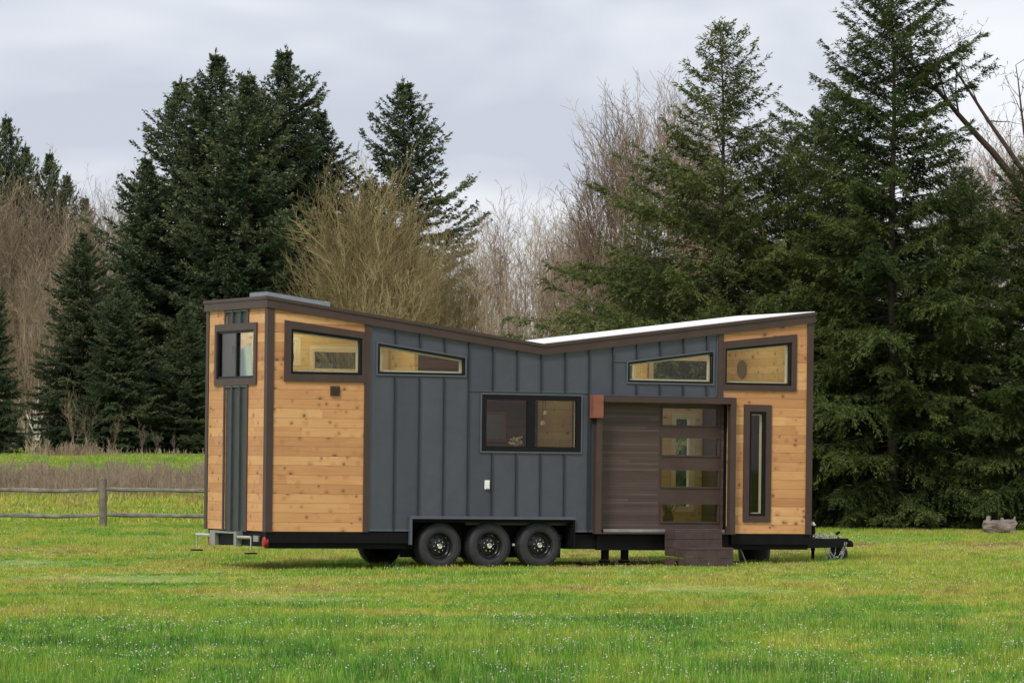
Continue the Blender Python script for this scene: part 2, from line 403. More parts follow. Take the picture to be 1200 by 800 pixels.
# openings on the long wall (x0, x1, z bottom, z top)
W1 = (0.36, 1.505, 2.935, lin(0.36, 3.607, 1.505, 3.486))
W2 = (1.765, 3.195, 2.965, lin(1.765, 3.418, 3.195, 3.225))
KW = (3.485, 5.145, 1.825, 2.68)
W3 = (5.935, 7.405, 2.915, lin(5.935, 3.215, 7.405, 3.41))
W4 = (7.609, 8.775, 2.905, lin(7.609, 3.463, 8.775, 3.588))
W5 = (8.047, 8.338, 0.863, 2.493)
DO = (5.50, 7.72, 0.60, 2.60)
WELL = (2.36, 5.02, 0.30, 0.79)
allh = [W1, W2, KW, W3, W4, W5, DO]
ZB = 0.60
bm = B(); slab(bm, 0, 1.55, ZB-0.012, ztop, [W1], 0.0, 0.07); obj('cedar_siding', bm, 'cedar', HOUSE)
bm = B(); slab(bm, 7.58, HL, ZB-0.012, ztop, [W4, W5, (7.0, 7.80, 0.0, 2.68)], 0.0, 0.07); obj('cedar_siding', bm, 'cedar', HOUSE)
bm = B(); slab(bm, 1.64, 7.485, ZB, ztop, [W2, KW, W3, DO, WELL], 0.01, 0.07); obj('metal_siding', bm, 'metal', HOUSE)
# ribs of the standing seam cladding: (x, z0, z1) skipping the openings
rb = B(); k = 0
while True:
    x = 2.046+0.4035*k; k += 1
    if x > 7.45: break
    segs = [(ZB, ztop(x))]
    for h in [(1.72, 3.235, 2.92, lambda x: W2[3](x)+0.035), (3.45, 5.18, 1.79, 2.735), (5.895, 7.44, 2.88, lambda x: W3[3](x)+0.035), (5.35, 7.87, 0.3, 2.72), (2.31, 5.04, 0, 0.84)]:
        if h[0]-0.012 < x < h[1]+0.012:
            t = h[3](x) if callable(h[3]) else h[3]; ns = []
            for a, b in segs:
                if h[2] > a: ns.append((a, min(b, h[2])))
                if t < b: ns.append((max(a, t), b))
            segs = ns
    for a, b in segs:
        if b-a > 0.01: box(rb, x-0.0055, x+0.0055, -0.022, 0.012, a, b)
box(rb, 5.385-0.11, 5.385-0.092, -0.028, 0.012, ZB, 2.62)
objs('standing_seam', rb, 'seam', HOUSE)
# flashings
fl = B()
frame(fl, 1.740, 3.220, 2.940, lin(1.740, 3.445, 3.220, 3.248), 0.022, -0.012, 0.03)
frame(fl, 3.460, 5.170, 1.800, 2.706, 0.022, -0.012, 0.03)
frame(fl, 5.913, 7.427, 2.892, lin(5.913, 3.236, 7.427, 3.436), 0.022, -0.012, 0.03)
box(fl, 1.645, 1.662, -0.004, 0.012, ZB, ztop(1.66)); 
slab(fl, 1.662, KX, lambda x: ztop(x)-0.022, ztop, [], -0.005, 0.012); slab(fl, KX, 7.485, lambda x: ztop(x)-0.022, ztop, [], -0.005, 0.012)
box(fl, 3.262, 5.26, -0.005, 0.012, 2.73, 2.742); box(fl, 5.67, 5.893, -0.005, 0.012, 3.226, 3.238)
box(fl, 1.662, 2.30, -0.01, 0.012, ZB, ZB+0.03); box(fl, 5.05, 5.385, -0.01, 0.012, ZB, ZB+0.03)
box(fl, 5.388, 5.408, -0.018, 0.012, ZB, 2.68); box(fl, 7.47, 7.484, -0.006, 0.012, 2.72, ztop(7.48)-0.024)
objs('flashing', fl, 'metaltrim', HOUSE)
bm = B()
box(bm, 2.30, 5.05, -0.055, 0.02, 0.79, 0.832); box(bm, 2.30, 2.338, -0.052, 0.02, 0.40, 0.788); obj('wheel_arch_trim', bm, 'metaltrim', HOUSE)
bm = B(); box(bm, 5.022, 5.05, -0.05, 0.02, 0.36, 0.788); box(bm, 2.34, 5.02, 0.42, 0.44, 0.2, 0.80); box(bm, 2.34, 5.02, 0.0, 0.42, 0.765, 0.785); box(bm, 2.34, 5.02, 0.03, 0.415, 0.74, 0.762)
box(bm, 2.342, 2.36, 0.0, 0.42, 0.34, 0.76); box(bm, 5.003, 5.019, 0.0, 0.42, 0.34, 0.76); obj('wheel_well', bm, 'chassis', HOUSE)
# brown trims
def trimbox(*b): boxo('trim_board', 'trim', HOUSE, *b)
boxo('corner_trim', 'trim', HOUSE, -0.020, 0.088, -0.022, 0.0-0.001, ZB-0.02, 3.90)
boxo('corner_trim', 'trim', HOUSE, -0.020, -0.0005, 0.0, 0.10, ZB-0.02, 3.905)
boxo('corner_trim', 'trim', HOUSE, -0.020, -0.0005, HW-0.09, HW+0.02, ZB-0.02, 3.905)
boxo('corner_trim', 'trim', HOUSE, HL-0.085, HL+0.02, -0.022, -0.001, ZB-0.02, 3.895)
boxo('corner_trim', 'trim', HOUSE, HL+0.0005, HL+0.02, 0.0, 0.09, ZB-0.02, 3.895)
bm = B(); slab(bm, 1.550, 1.640, ZB-0.015, ztop, [], -0.020, 0.06); obj('trim_board', bm, 'trim', HOUSE)
bm = B(); slab(bm, 7.487, 7.579, 2.70, ztop, [], -0.020, 0.06); obj('trim_board', bm, 'trim', HOUSE)
# fascia + drip cap
bm = B()
slab(bm, -0.045, KX, lambda x: ztop(x)-0.004, lambda x: ztop(x)+0.115, [], -0.045, 0.06)
slab(bm, KX, HL+0.045, lambda x: ztop(x)-0.004, lambda x: ztop(x)+0.115, [], -0.045, 0.06)
slab(bm, 0.0605, HW+0.045, 3.917, 4.036, [], -0.045, 0.06, ENDM)
slab(bm, 0.0605, HW+0.045, 3.902, 4.020, [], -0.045, 0.06, RENDM)
slab(bm, 0.06, KX, lambda x: ztop(x), lambda x: ztop(x)+0.115, [], -0.045, 0.06, BACKM)
slab(bm, KX, HL-.06, lambda x: ztop(x), lambda x: ztop(x)+0.115, [], -0.045, 0.06, BACKM)
obj('fascia', bm, 'trim', HOUSE)
bm = B()
slab(bm, -0.062, KX, lambda x: ztop(x)+0.118, lambda x: ztop(x)+0.165, [], -0.062, 0.05)
slab(bm, KX, HL+0.062, lambda x: ztop(x)+0.118, lambda x: ztop(x)+0.165, [], -0.062, 0.05)
slab(bm, 0.0505, HW+0.062, 4.040, 4.085, [], -0.062, 0.05, ENDM)
slab(bm, 0.0505, HW+0.062, 4.024, 4.067, [], -0.062, 0.05, RENDM)
obj('drip_edge', bm, 'trim', HOUSE)
# roof deck with skylight hole
SK = (0.30, 1.27)
def deck(x0, x1, y0, y1, bm):
    t = 0.155 if x1 <= KX else 0.176
    slab(bm, x0, x1, lambda x: ztop(x)+0.06, lambda x: ztop(x)+t, [], y0, y1)
bm = B()
deck(-0.03, SK[0], -0.03, HW+0.03, bm); deck(SK[0], SK[1], -0.03, 0.82, bm); deck(SK[0], SK[1], 1.46, HW+0.03, bm)
deck(SK[1], KX, -0.03, HW+0.03, bm); deck(KX, HL+0.03, -0.03, HW+0.03, bm)
RF = obj('roof', bm, 'roof', HOUSE)
bm = B()
skz = lambda x: ztop(x)+0.30
slab(bm, SK[0]-0.03, SK[1]+0.03, lambda x: ztop(x)+0.178, skz, [], 0.78, 0.86); slab(bm, SK[0]-0.03, SK[1]+0.03, lambda x: ztop(x)+0.178, skz, [], 1.44, 1.52)
slab(bm, SK[0]-0.03, SK[0]+0.05, lambda x: ztop(x)+0.178, skz, [], 0.862, 1.438); slab(bm, SK[1]-0.05, SK[1]+0.03, lambda x: ztop(x)+0.178, skz, [], 0.862, 1.438)
sk = obj('skylight', bm, 'skyl', HOUSE, bevel=0.008)
bm = B(); slab(bm, SK[0]-0.02, SK[1]+0.02, lambda x: skz(x)+0.002, lambda x: skz(x)+0.014, [], 0.79, 1.51); obj('pane', bm, 'glass', sk)
# inner skin and ceiling
D0, D1 = 0.072, 0.11
BW = [(1.70, 2.90, 3.05, 3.37), (1.00, 1.43, 3.18, 3.50), (6.55, 7.28, 2.88, 3.34), (7.56, 8.62, 2.88, 3.36), (7.98, 8.28, 0.95, 2.42), (5.9, 6.75, 1.75, 2.3)]
zi = lambda x: ztop(x)+0.058
bm = B()
slab(bm, 0.11, KX, 0.70, zi, allh+[WELL], D0, D1); slab(bm, KX, HL-0.11, 0.70, zi, allh+[WELL], D0, D1)
EW = (0.55, 2.13, 2.875, 3.60)
slab(bm, 0.11, HW-0.11, 0.70, 3.93, [EW], D0, D1, ENDM)
slab(bm, 0.11, HW-0.11, 0.70, 3.93, [], 0.0, D1, RENDM)
slab(bm, 0.0, 3.30, 0.70, zi, BW, D0, D1, BACKM); slab(bm, 5.78, HL-0.11, 0.70, zi, BW, D0, D1, BACKM)
slab(bm, 0.05, KX, lambda x: ztop(x)+0.02, lambda x: ztop(x)+0.057, [], 0.112, 0.80); slab(bm, KX, HL-0.05, lambda x: ztop(x)+0.02, lambda x: ztop(x)+0.057, [], 0.112, 0.80)
slab(bm, 1.30, KX, lambda x: ztop(x)+0.02, lambda x: ztop(x)+0.057, [], 0.8, HW-.112); slab(bm, KX, HL-0.05, lambda x: ztop(x)+0.02, lambda x: ztop(x)+0.057, [], 0.8, HW-.112)
slab(bm, 0.05, 1.30, lambda x: ztop(x)+0.02, lambda x: ztop(x)+0.057, [], 1.48, HW-.112); slab(bm, 0.05, 0.28, lambda x: ztop(x)+0.02, lambda x: ztop(x)+0.057, [], 0.80, 1.48)
obj('interior_lining', bm, 'pine', HOUSE)
bm = B(); slab(bm, 3.302, KX, 0.70, zi, BW, D0, D1, BACKM); slab(bm, KX, 5.778, 0.70, zi, BW, D0, D1, BACKM); obj('plank_wall', bm, 'rustic', HOUSE)
# outer back and right walls
bm = B(); slab(bm, 0, KX, ZB, ztop, BW, 0.0, 0.07, BACKM); slab(bm, KX, HL, ZB, ztop, BW, 0.0, 0.07, BACKM); slab(bm, 0.072, HW-0.072, ZB, 3.90, [], -0.0, 0.06, lambda u, d, z: (HL+0.0-d*0-0.0+d, u, z)) if False else None
obj('rear_siding', bm, 'metal', HOUSE)
bm = B(); box(bm, 0.11, 2.33, 0.175, HW-0.11, 0.61, 0.70); box(bm, 2.332, 5.05, 0.45, HW-0.45, 0.61, 0.70); box(bm, 5.052, HL-0.11, 0.175, HW-0.11, 0.61, 0.70); obj('floor', bm, 'floorw', HOUSE)
bm = B(); box(bm, 0.02, 2.33, 0.072, HW-0.072, 0.566, 0.608); box(bm, 2.332, 5.05, 0.45, HW-0.45, 0.566, 0.608); box(bm, 5.052, HL-0.02, 0.16, HW-0.072, 0.574, 0.608); obj('subfloor', bm, 'chassis', HOUSE)
bm = B(); box(bm, 0.112, 3.0, 0.112, HW-0.112, 2.66, 2.78); box(bm, 6.9, HL-0.112, 0.112, HW-0.112, 2.715, 2.78); objs('loft_floor', bm, 'pine', HOUSE)
bm = B(); box(bm, 3.0, 3.06, 1.5, HW-0.112, 0.7, 3.44); box(bm, 5.80, 5.86, 1.5, HW-0.112, 0.7, 3.4); box(bm, 7.30, 7.38, 2.3, HW-0.112, 2.78, 3.66); objs('partition', bm, 'pine', HOUSE)
# windows of the back wall
for (a, b, c, d) in BW:
    bm = B(); frame(bm, a-0.06, b+0.06, c-0.06, d+0.06, 0.058, 0.111, 0.125, BACKM); frame(bm, a+0.001, b-0.001, c+0.001, d-0.001, 0.03, 0.02, 0.11, BACKM)
    w = obj('rear_window', bm, 'whitetrim', HOUSE)
    bm = B(); slab(bm, a+0.03, b-0.03, c+0.03, d-0.03, [], 0.05, 0.056, BACKM); obj('pane', bm, 'glass', w)
# long side windows
def window(h, trim=None, mull=(), liner='whitetrim', fw=0.038, name='window'):
    x0, x1, zb, zt = h
    F = zt if callable(zt) else (lambda x: zt)
    bm = B(); frame(bm, x0, x1, zb, F, fw, -0.008, 0.055)
    for a, b in mull: slab(bm, a, b, zb+fw, lambda x: F(x)-fw, [], -0.006, 0.055)
    w = obj('window', bm, 'blackframe', HOUSE)
    if trim:
        bm = B(); a, b, c, d = trim; T = d if callable(d) else (lambda x: d)
        slab(bm, a, b, c, T, [(x0, x1, zb, F)], -0.026, 0.01); obj('window_trim', bm, 'trim', w)
    bm = B(); frame(bm, x0+0.02, x1-0.02, zb+0.02, lambda x: F(x)-0.02, 0.035, 0.0555, 0.108); obj('jamb_liner', bm, liner, w)
    cuts = [x0+fw]+[v for ab in mull for v in ab]+[x1-fw]
    for a, b in zip(cuts[::2], cuts[1::2]):
        bm = B(); slab(bm, a, b, zb+fw, lambda x: F(x)-fw, [], 0.018, 0.024); obj('pane', bm, 'glass', w)
    return w
window(W1, (0.256, 1.549, 2.823, lin(0.256, 3.733, 1.549, 3.581)))
window(W2, fw=0.03)
window(KW, mull=[(4.246, 4.375)], fw=0.075)
window(W3, fw=0.03)
window(W4, (7.5795, 8.865, 2.82, lin(7.58, 3.572, 8.865, 3.717)), fw=0.035)
window(W5, (7.95, 8.432, 0.77, 2.6), fw=0.04)
# left end wall
bm = B(); slab(bm, 0.0, HW, ZB-0.012, 3.93, [EW, (0.86, 1.77, 0.0, 5.0)], 0.0005, 0.07, ENDM); obj('cedar_siding', bm, 'cedar', HOUSE)
bm = B(); slab(bm, 0.86, 1.77, 0.57, 3.93, [EW], 0.01, 0.07, ENDM)
for u in (1.13, 1.47):
    slab(bm, u-0.012, u+0.012, 0.58, 2.77, [], -0.022, 0.009, ENDM); slab(bm, u-0.012, u+0.012, 3.715, 3.90, [], -0.022, 0.009, ENDM)
obj('metal_siding', bm, 'endmetal', HOUSE)
bm = B()
for a, b in ((0.80, 0.858), (1.772, 1.83)):
    slab(bm, a, b, 0.57, 2.772, [], -0.018, 0.0, ENDM); slab(bm, a, b, 3.708, 3.912, [], -0.018, 0.0, ENDM)
objs('strip_trim', bm, 'trim', HOUSE)
bm = B(); slab(bm, 0.86, 1.77, 2.745, 2.770, [], -0.016, 0.008, ENDM); slab(bm, 0.86, 1.77, 3.885, 3.905, [], -0.016, 0.008, ENDM); objs('strip_flashing', bm, 'metaltrim', HOUSE)
bm = B(); frame(bm, EW[0], EW[1], EW[2], EW[3], 0.035, -0.008, 0.06, ENDM); slab(bm, 1.31, 1.355, EW[2]+0.035, EW[3]-0.035, [], -0.004, 0.06, ENDM)
w = obj('window', bm, 'blackframe', HOUSE)
bm = B(); slab(bm, 0.44, 2.215, 2.773, 3.705, [EW], -0.028, 0.009, ENDM); obj('window_trim', bm, 'trim', w)
bm = B(); slab(bm, 0.585, 1.31, EW[2]+.035, EW[3]-.035, [], 0.02, 0.026, ENDM); obj('pane', bm, 'glass', w)
bm = B(); slab(bm, 1.355, 2.095, EW[2]+.035, EW[3]-.035, [], 0.02, 0.026, ENDM); obj('insect_screen', bm, 'screen', w)
# door
DX0, DX1 = 5.50, 7.72
bm = B()
box(bm, 5.362, 5.46, -0.12, 0.0, 0.575, 2.695); box(bm, 7.67, 7.765, -0.12, -0.001, 0.575, 2.695)
box(bm, 5.461, 7.669, -0.12, 0.0, 2.60, 2.695); box(bm, 5.461, 7.669, -0.10, 0.0, 0.575, 0.60)
box(bm, 7.7205, 7.765, 0.0, 0.20, 0.60, 2.69); box(bm, 5.461, 5.50, 0.0005, 0.20, 0.602, 2.598)
box(bm, 5.461, 7.72, 0.0005, 0.20, 2.602, 2.68); box(bm, 5.461, 7.72, 0.0005, 0.20, 0.575, 0.60)
obj('door_frame', bm, 'trim', HOUSE, bevel=0.004)
boxo('door_flashing', 'metaltrim', HOUSE, 5.36, 7.768, -0.125, 0.0, 2.697, 2.704)
LX0, LX1 = 6.598, 7.575
lites = [(LX0, LX1, 0.770, 1.037), (LX0, LX1, 1.309, 1.565), (LX0, LX1, 1.80, 2.061), (LX0, LX1, 2.266, 2.520)]
bm = B(); slab(bm, 5.50, 7.665, 0.62, 2.60, [(6.54, 7.63, 0.64, 2.585)], 0.12, 0.16); DR = obj('door', bm, 'doorwood', HOUSE)
bm = B(); slab(bm, 6.54, 7.63, 0.64, 2.585, lites, 0.122, 0.158); obj('rail_panel', bm, 'trim', DR)
boxo('side_jamb', 'blackframe', DR, 7.666, 7.7195, 0.13, 0.16, 0.605, 2.60)
for a, b, c, d in lites:
    bm = B(); frame(bm, a-0.022, b+0.022, c-0.022, d+0.022, 0.022, 0.106, 0.1215); f = obj('lite_frame', bm, 'trim', DR)
    bm = B(); slab(bm, a, b, c, d, [], 0.136, 0.142); obj('pane', bm, 'glass', f)
bm = B(); box(bm, 5.56, 7.655, 0.02, 0.119, 0.602, 0.648); obj('threshold', bm, 'galv', HOUSE, bevel=0.004)
boxo('porch_light', 'copper', HOUSE, 5.283, 5.452, -0.17, 0.0, 2.350, 2.700, bevel=0.006)
bm = B(); box(bm, 1.001, 1.147, -0.03, 0.0, 2.623, 2.767)
for i in range(4): box(bm, 1.012, 1.136, -0.042, -0.030, 2.638+0.03*i, 2.652+0.03*i)
obj('vent_cover', bm, 'trim', HOUSE)
bm = B(); box(bm, 3.545, 3.622, -0.022, 0.01, 1.244, 1.380); box(bm, 3.556, 3.611, -0.034, -0.0225, 1.258, 1.366); obj('outlet_cover', bm, 'white', HOUSE, bevel=0.004)
# chassis
bm = B()
box(bm, 0.03, 2.34, 0.06, 0.12, 0.335, 0.564); box(bm, 5.03, HL, 0.06, 0.12, 0.34, 0.564)
box(bm, 0.03, HL, HW-0.12, HW-0.06, 0.335, 0.564); box(bm, 0.03, 0.09, 0.121, HW-0.121, 0.37, 0.564); box(bm, HL-0.06, HL, 0.121, HW-0.121, 0.34, 0.564)
box(bm, 0.1, HL-0.1, 0.45, 0.60, 0.36, 0.563); box(bm, 0.1, HL-0.1, HW-0.60, HW-0.45, 0.36, 0.563)
for i in range(14): box(bm, 0.5+i*0.62, 0.56+i*0.62, 0.121, HW-0.121, 0.47, 0.562)
box(bm, 5.44, 7.7, 0.0, 0.058, 0.325, 0.572)
box(bm, 0.0, 5.03, -0.0, 0.058, 0.50, 0.586) if False else box(bm, 0.0, 2.30, 0.005, 0.058, 0.42, 0.586)
box(bm, 7.76, HL+0.02, 0.005, 0.058, 0.42, 0.586)
for wy in (0.62, HW-0.62):
    for wx in (2.842, 3.664, 4.506): box(bm, wx-0.45, wx+0.3, wy-0.03, wy+0.03, 0.36, 0.42)
obj('chassis', bm, 'chassis', HOUSE)
bm = B()
for wx in (2.842, 3.664, 4.506): cyl(bm, (wx, 0.30, 0.38), (wx, HW-0.30, 0.38), 0.04, n=14)
objs('axle', bm, 'chassis', HOUSE)
# tongue
ty = 1.3
bm = B()
for s in (-1, 1):
    a = Vector((HL+0.0, ty+s*0.75, 0)); b = Vector((10.42, ty+s*0.10, 0)); n = Vector((0, 0.04, 0))
    hexa(bm, [(a-n)+Vector((0, 0, .345)), (b-n)+Vector((0, 0, .36)), (b+n)+Vector((0, 0, .36)), (a+n)+Vector((0, 0, .345)), (a-n)+Vector((0, 0, .49)), (b-n)+Vector((0, 0, .49)), (b+n)+Vector((0, 0, .49)), (a+n)+Vector((0, 0, .49))])
box(bm, 9.75, 9.95, ty-0.30, ty+0.30, 0.47, 0.497)
obj('tongue', bm, 'chassis', HOUSE)
bm = B(); box(bm, 10.30, 10.50, ty-0.085, ty+0.085, 0.38, 0.50); lathe(bm, [(0.02, 0.36), (0.075, 0.36), (0.08, 0.40), (0.06, 0.455), (0.02, 0.47)], (10.545, ty, 0), 'z', 16)
box(bm, 10.40, 10.55, ty-0.05, ty+0.05, 0.39, 0.46); cp = obj('coupler', bm, 'chassis', HOUSE, bevel=0.01)
bm = B(); cyl(bm, (10.36, ty, 0.50), (10.33, ty, 0.575), 0.013); cyl(bm, (10.30, ty-.02, 0.565), (10.37, ty-.02, 0.60), 0.02); obj('latch', bm, 'chassis', cp)
bm = B(); cyl(bm, (9.895, ty, 0.30), (9.895, ty, 0.70), 0.036, n=18); cyl(bm, (9.895, ty, 0.15), (9.895, ty, 0.32), 0.027); jk = obj('tongue_jack', bm, 'chassis', HOUSE)
bm = B(); lathe(bm, [(0.02, 0.70), (0.04, 0.70), (0.04, 0.715), (0.012, 0.76)], (9.895, ty, 0), 'z', 16); cyl(bm, (9.895, ty, 0.07), (9.895, ty, 0.20), 0.02); lathe(bm, [(0.02, 0.06), (0.075, 0.06), (0.075, 0.075), (0.02, 0.08)], (9.895, ty, 0), 'z', 16); objs('jack_cap', bm, 'chrome', jk)
# second jack with wheel
bm = B(); hexa(bm, [(10.10, 1.10, 0.09), (10.27, 1.10, 0.12), (10.27, 1.2, 0.12), (10.10, 1.2, 0.09), (10.17, 1.10, 0.40), (10.31, 1.10, 0.40), (10.31, 1.2, 0.40), (10.17, 1.2, 0.40)])
nj = obj('jack_bracket', bm, 'chassis', HOUSE)
bm = B(); lathe(bm, [(0.03, -0.03), (0.125, -0.03), (0.14, -0.015), (0.14, 0.015), (0.125, 0.03), (0.03, 0.03)], (10.30, 1.15, 0.255), 'y', 24); obj('caster_wheel', bm, 'rubber', nj)
bm = B(); box(bm, 10.22, 10.44, 1.08, 1.22, 0.095, 0.13); obj('foot_plate', bm, 'chassis', nj)
# chains: coil on the tongue and hanging loops
bm = B(); rr = np.random.default_rng(5)
def link_at(bm, p, d):
    p = Vector(p); d = Vector(d).normalized(); a = d.orthogonal().normalized()
    a.rotate(Matrix.Rotation(rr.uniform(0, 6.28), 3, d)); L, W = 0.022, 0.012
    pts = [p+d*L*math.cos(t)+a*W*math.sin(t) for t in [2*math.pi*i/8 for i in range(9)]]
    tube_path(bm, pts, 0.0045, 5)
for i in range(46): link_at(bm, (9.98+0.16*rr.normal()*0.7, 1.12+0.07*rr.normal(), 0.51+abs(rr.normal())*0.028), rr.normal(size=3))
for k, (x0, x1, dp) in enumerate(((9.98, 10.36, 0.30), (10.02, 10.34, 0.22), (9.97, 10.2, 0.33))):
    for i in range(22):
        t = i/21; link_at(bm, (x0+(x1-x0)*t, 1.03+0.02*k, 0.42-dp*4*t*(1-t)), (x1-x0, 0, -dp*4*(1-2*t)))
obj('safety_chain', bm, 'chrome', HOUSE)
# wheels
def make_wheel():
    r = empty('wheel'); r.parent = HOUSE
    bm = B()
    lathe(bm, [(0.205, -0.095), (0.215, -0.118), (0.250, -0.128), (0.300, -0.122), (0.333, -0.100), (0.345, -0.070), (0.348, 0.0), (0.345, 0.070), (0.333, 0.100), (0.300, 0.122), (0.250, 0.128), (0.215, 0.118), (0.205, 0.095)], (0, 0, 0), 'y', 56)
    for i in range(56):                    # shoulder lugs
        t = 2*math.pi*i/56
        for yy in (-0.085, -0.04, 0.04, 0.085):
            c = Vector((0.347*math.cos(t+0.05*(yy > 0)), yy, 0.347*math.sin(t+0.05*(yy > 0)))); rt = Matrix.Rotation(-t, 3, 'Y')
            p = [c+rt@Vector(q) for q in [(-.01, -.018, -.011), (.004, -.018, -.011), (.004, .018, -.011), (-.01, .018, -.011), (-.01, -.018, .011), (.004, -.018, .011), (.004, .018, .011), (-.01, .018, .011)]]
            hexa(bm, p)
    obj('tyre', bm, 'rubber', r)
    bm = B()
    lathe(bm, [(0.207, -0.100), (0.212, -0.112), (0.203, -0.114), (0.192, -0.100), (0.182, -0.055), (0.165, -0.022), (0.150, -0.028), (0.115, -0.045), (0.080, -0.046), (0.068, -0.060), (0.030, -0.061)], (0, 0, 0), 'y', 48)
    obj('rim', bm, 'rim', r, smooth=True)
    bm = B()
    for i in range(8):
        t = 2*math.pi*(i+.5)/8; x, z = 0.137*math.cos(t), 0.137*math.sin(t)
        cyl(bm, (x, -0.038, z), (x, -0.0405, z), 0.017, n=12)
    objs('rim_slot', bm, 'chassis', r)
    bm = B()
    for i in range(8):
        t = 2*math.pi*i/8; x, z = 0.084*math.cos(t), 0.084*math.sin(t)
        cyl(bm, (x, -0.044, z), (x, -0.072, z), 0.0125, 0.009, n=6)
    objs('lug_nut', bm, 'chrome', r)
    bm = B(); lathe(bm, [(0.045, -0.05), (0.043, -0.105), (0.034, -0.118), (0.030, -0.112), (0.012, -0.112)], (0, 0, 0), 'y', 24); obj('hub_cap', bm, 'chrome', r, smooth=True)
    bm = B(); t = 0.9; cyl(bm, (0.175*math.cos(t), -0.05, 0.175*math.sin(t)), (0.165*math.cos(t), -0.088, 0.165*math.sin(t)), 0.006); obj('valve', bm, 'chrome', r)
    return r
w0 = make_wheel()
def copy_tree(o, parent=None):
    c = o.copy(); COL.objects.link(c)
    if parent is not None: c.parent = parent
    for ch in o.children: copy_tree(ch, c)
    return c
first = True
for side in (0, 1):
    for i, wx in enumerate((2.842, 3.664, 4.506)):
        w = w0 if first else copy_tree(w0, HOUSE); first = False
        w.location = (wx, 0.165 if side == 0 else HW-0.165, 0.345-0.006+wx*TILT)
        w.rotation_euler = (0, 0.5*i+1.1*side, 0 if side == 0 else math.pi)
bm = B(); box(bm, 4.085-.02, 4.085+.02, 0.10, 0.14, 0.385, 0.42); obj('marker_lamp', bm, 'chrome', HOUSE)
# rear bumper with stabilisers and lights
bm = B()
slab(bm, 0.10, 0.93, 0.36, 0.46, [], -0.05, 0.025, ENDM) if False else None
slab(bm, 1.93, 2.16, 0.345, 0.570, [], -0.09, 0.02, ENDM); slab(bm, 1.02, 1.12, 0.345, 0.570, [], -0.09, 0.02, ENDM)
slab(bm, 1.12, 1.93, 0.535, 0.562, [], -0.09, -0.02, ENDM)
objs('rear_bumper', bm, 'galv', HOUSE)
bm = B(); slab(bm, 1.13, 1.92, 0.36, 0.53, [], -0.03, 0.02, ENDM); slab(bm, 0.0, 1.0, 0.36, 0.50, [], -0.0, 0.02, ENDM); objs('cross_member', bm, 'chassis', HOUSE)
for a, b in ((2.18, 2.80), (0.46, 1.01)):
    bm = B(); cyl(bm, (-0.06, a, 0.49), (-0.06, b, 0.485), 0.026, n=14)
    e = b if a > 1 else a
    cyl(bm, (-0.06, e, 0.50), (-0.06, e, 0.30), 0.012); s = obj('stabiliser_arm', bm, 'chrome', HOUSE)
    bm = B(); box(bm, -0.13, 0.02, e-0.06, e+0.08, 0.24, 0.262); obj('foot_pad', bm, 'chassis', s)
for y in (0.06, 2.30):
    bm = B(); lathe(bm, [(0.02, -0.03), (0.052, -0.03), (0.066, 0.0), (0.066, 0.03), (0.02, 0.03)], (0.01 if y < 1 else -0.02, y, 0.43), 'x', 20)
    for v in bm.verts: v.co.z = 0.43+(v.co.z-0.43)*1.35
    obj('tail_light', bm, 'redlens', HOUSE)
boxo('plate_bracket', 'galv', HOUSE, -0.045, -0.02, 0.22, 0.42, 0.43, 0.52)
for x in (5.72, 6.055):
    bm = B(); box(bm, x-0.045, x+0.045, 0.24, 0.34, 0.17, 0.47); box(bm, x-0.075, x+0.045, 0.20, 0.36, 0.125, 0.165); obj('jack_leg', bm, 'chassis', HOUSE)
bm = B(); cyl(bm, (8.05, 0.25, 0.34), (8.16, 0.25, 0.11), 0.012, n=8); obj('jack_handle', bm, 'galv', HOUSE)

# ------------------------------------------------------------------ things in and around the house
def local(x, y, z):
    m = Matrix.Translation((-3.663, 65.724, 0)) @ Matrix.Rotation(TH, 4, 'Z') @ Matrix.Rotation(TILT, 4, 'Y')
    return m @ Vector((x, y, z))
def thing(name, x, y, z=0, flat=False, **k):
    return empty(name, local(x, y, z), (0, 0 if flat else TILT, TH), **k)
# steps (origin at ground front)
t = thing('entry_steps', 6.97, -0.45, 0, flat=True, label='two dark brown composite box steps below the plank door', cat='steps'); t.location.z = 0
def rnd(bm, *b): box(bm, *b)
bm = B()
w = 0.405
for z0, z1 in ((0.290, 0.415), (0.420, 0.545)): box(bm, -w, w, 0.0, 0.025, z0, z1); box(bm, -w, -w+0.025, 0.026, 0.36, z0, z1); box(bm, w-0.025, w, 0.026, 0.36, z0, z1)
box(bm, -w+0.005, w-0.005, 0.004, 0.36, 0.547, 0.570)
box(bm, -w, -w+0.025, 0.026, 0.36, 0.02, 0.125); box(bm, -w, -w+0.025, 0.026, 0.36, 0.16, 0.285)
obj('upper_step', bm, 'stepwood', t, bevel=0.003)
bm = B()
for z0, z1 in ((-0.01, 0.125), (0.130, 0.262)):
    box(bm, -w, w, -0.38, -0.355, z0, z1); box(bm, w-0.025, w, -0.354, 0.0, z0, z1)
box(bm, -w, -w+0.025, -0.354, -0.12, -0.01, 0.125); box(bm, -w, -w+0.025, -0.354, -0.001, 0.150, 0.262)
box(bm, -w-0.004, w+0.004, -0.385, -0.002, 0.264, 0.290)
obj('lower_step', bm, 'stepwood', t, bevel=0.003)
# tub under the nose
t = thing('storage_tub', 9.02, 1.65, 0, flat=True, label='black plastic tub standing under the front end of the tiny house', cat='tub'); t.location.z = 0
bm = B(); lathe(bm, [(0.02, 0), (0.20, 0), (0.245, 0.02), (0.27, 0.30), (0.285, 0.31), (0.285, 0.33), (0.25, 0.33), (0.23, 0.04), (0.02, 0.035)], (0, 0, 0), 'z', 28)
obj('tub_body', bm, 'tub', t, smooth=False)
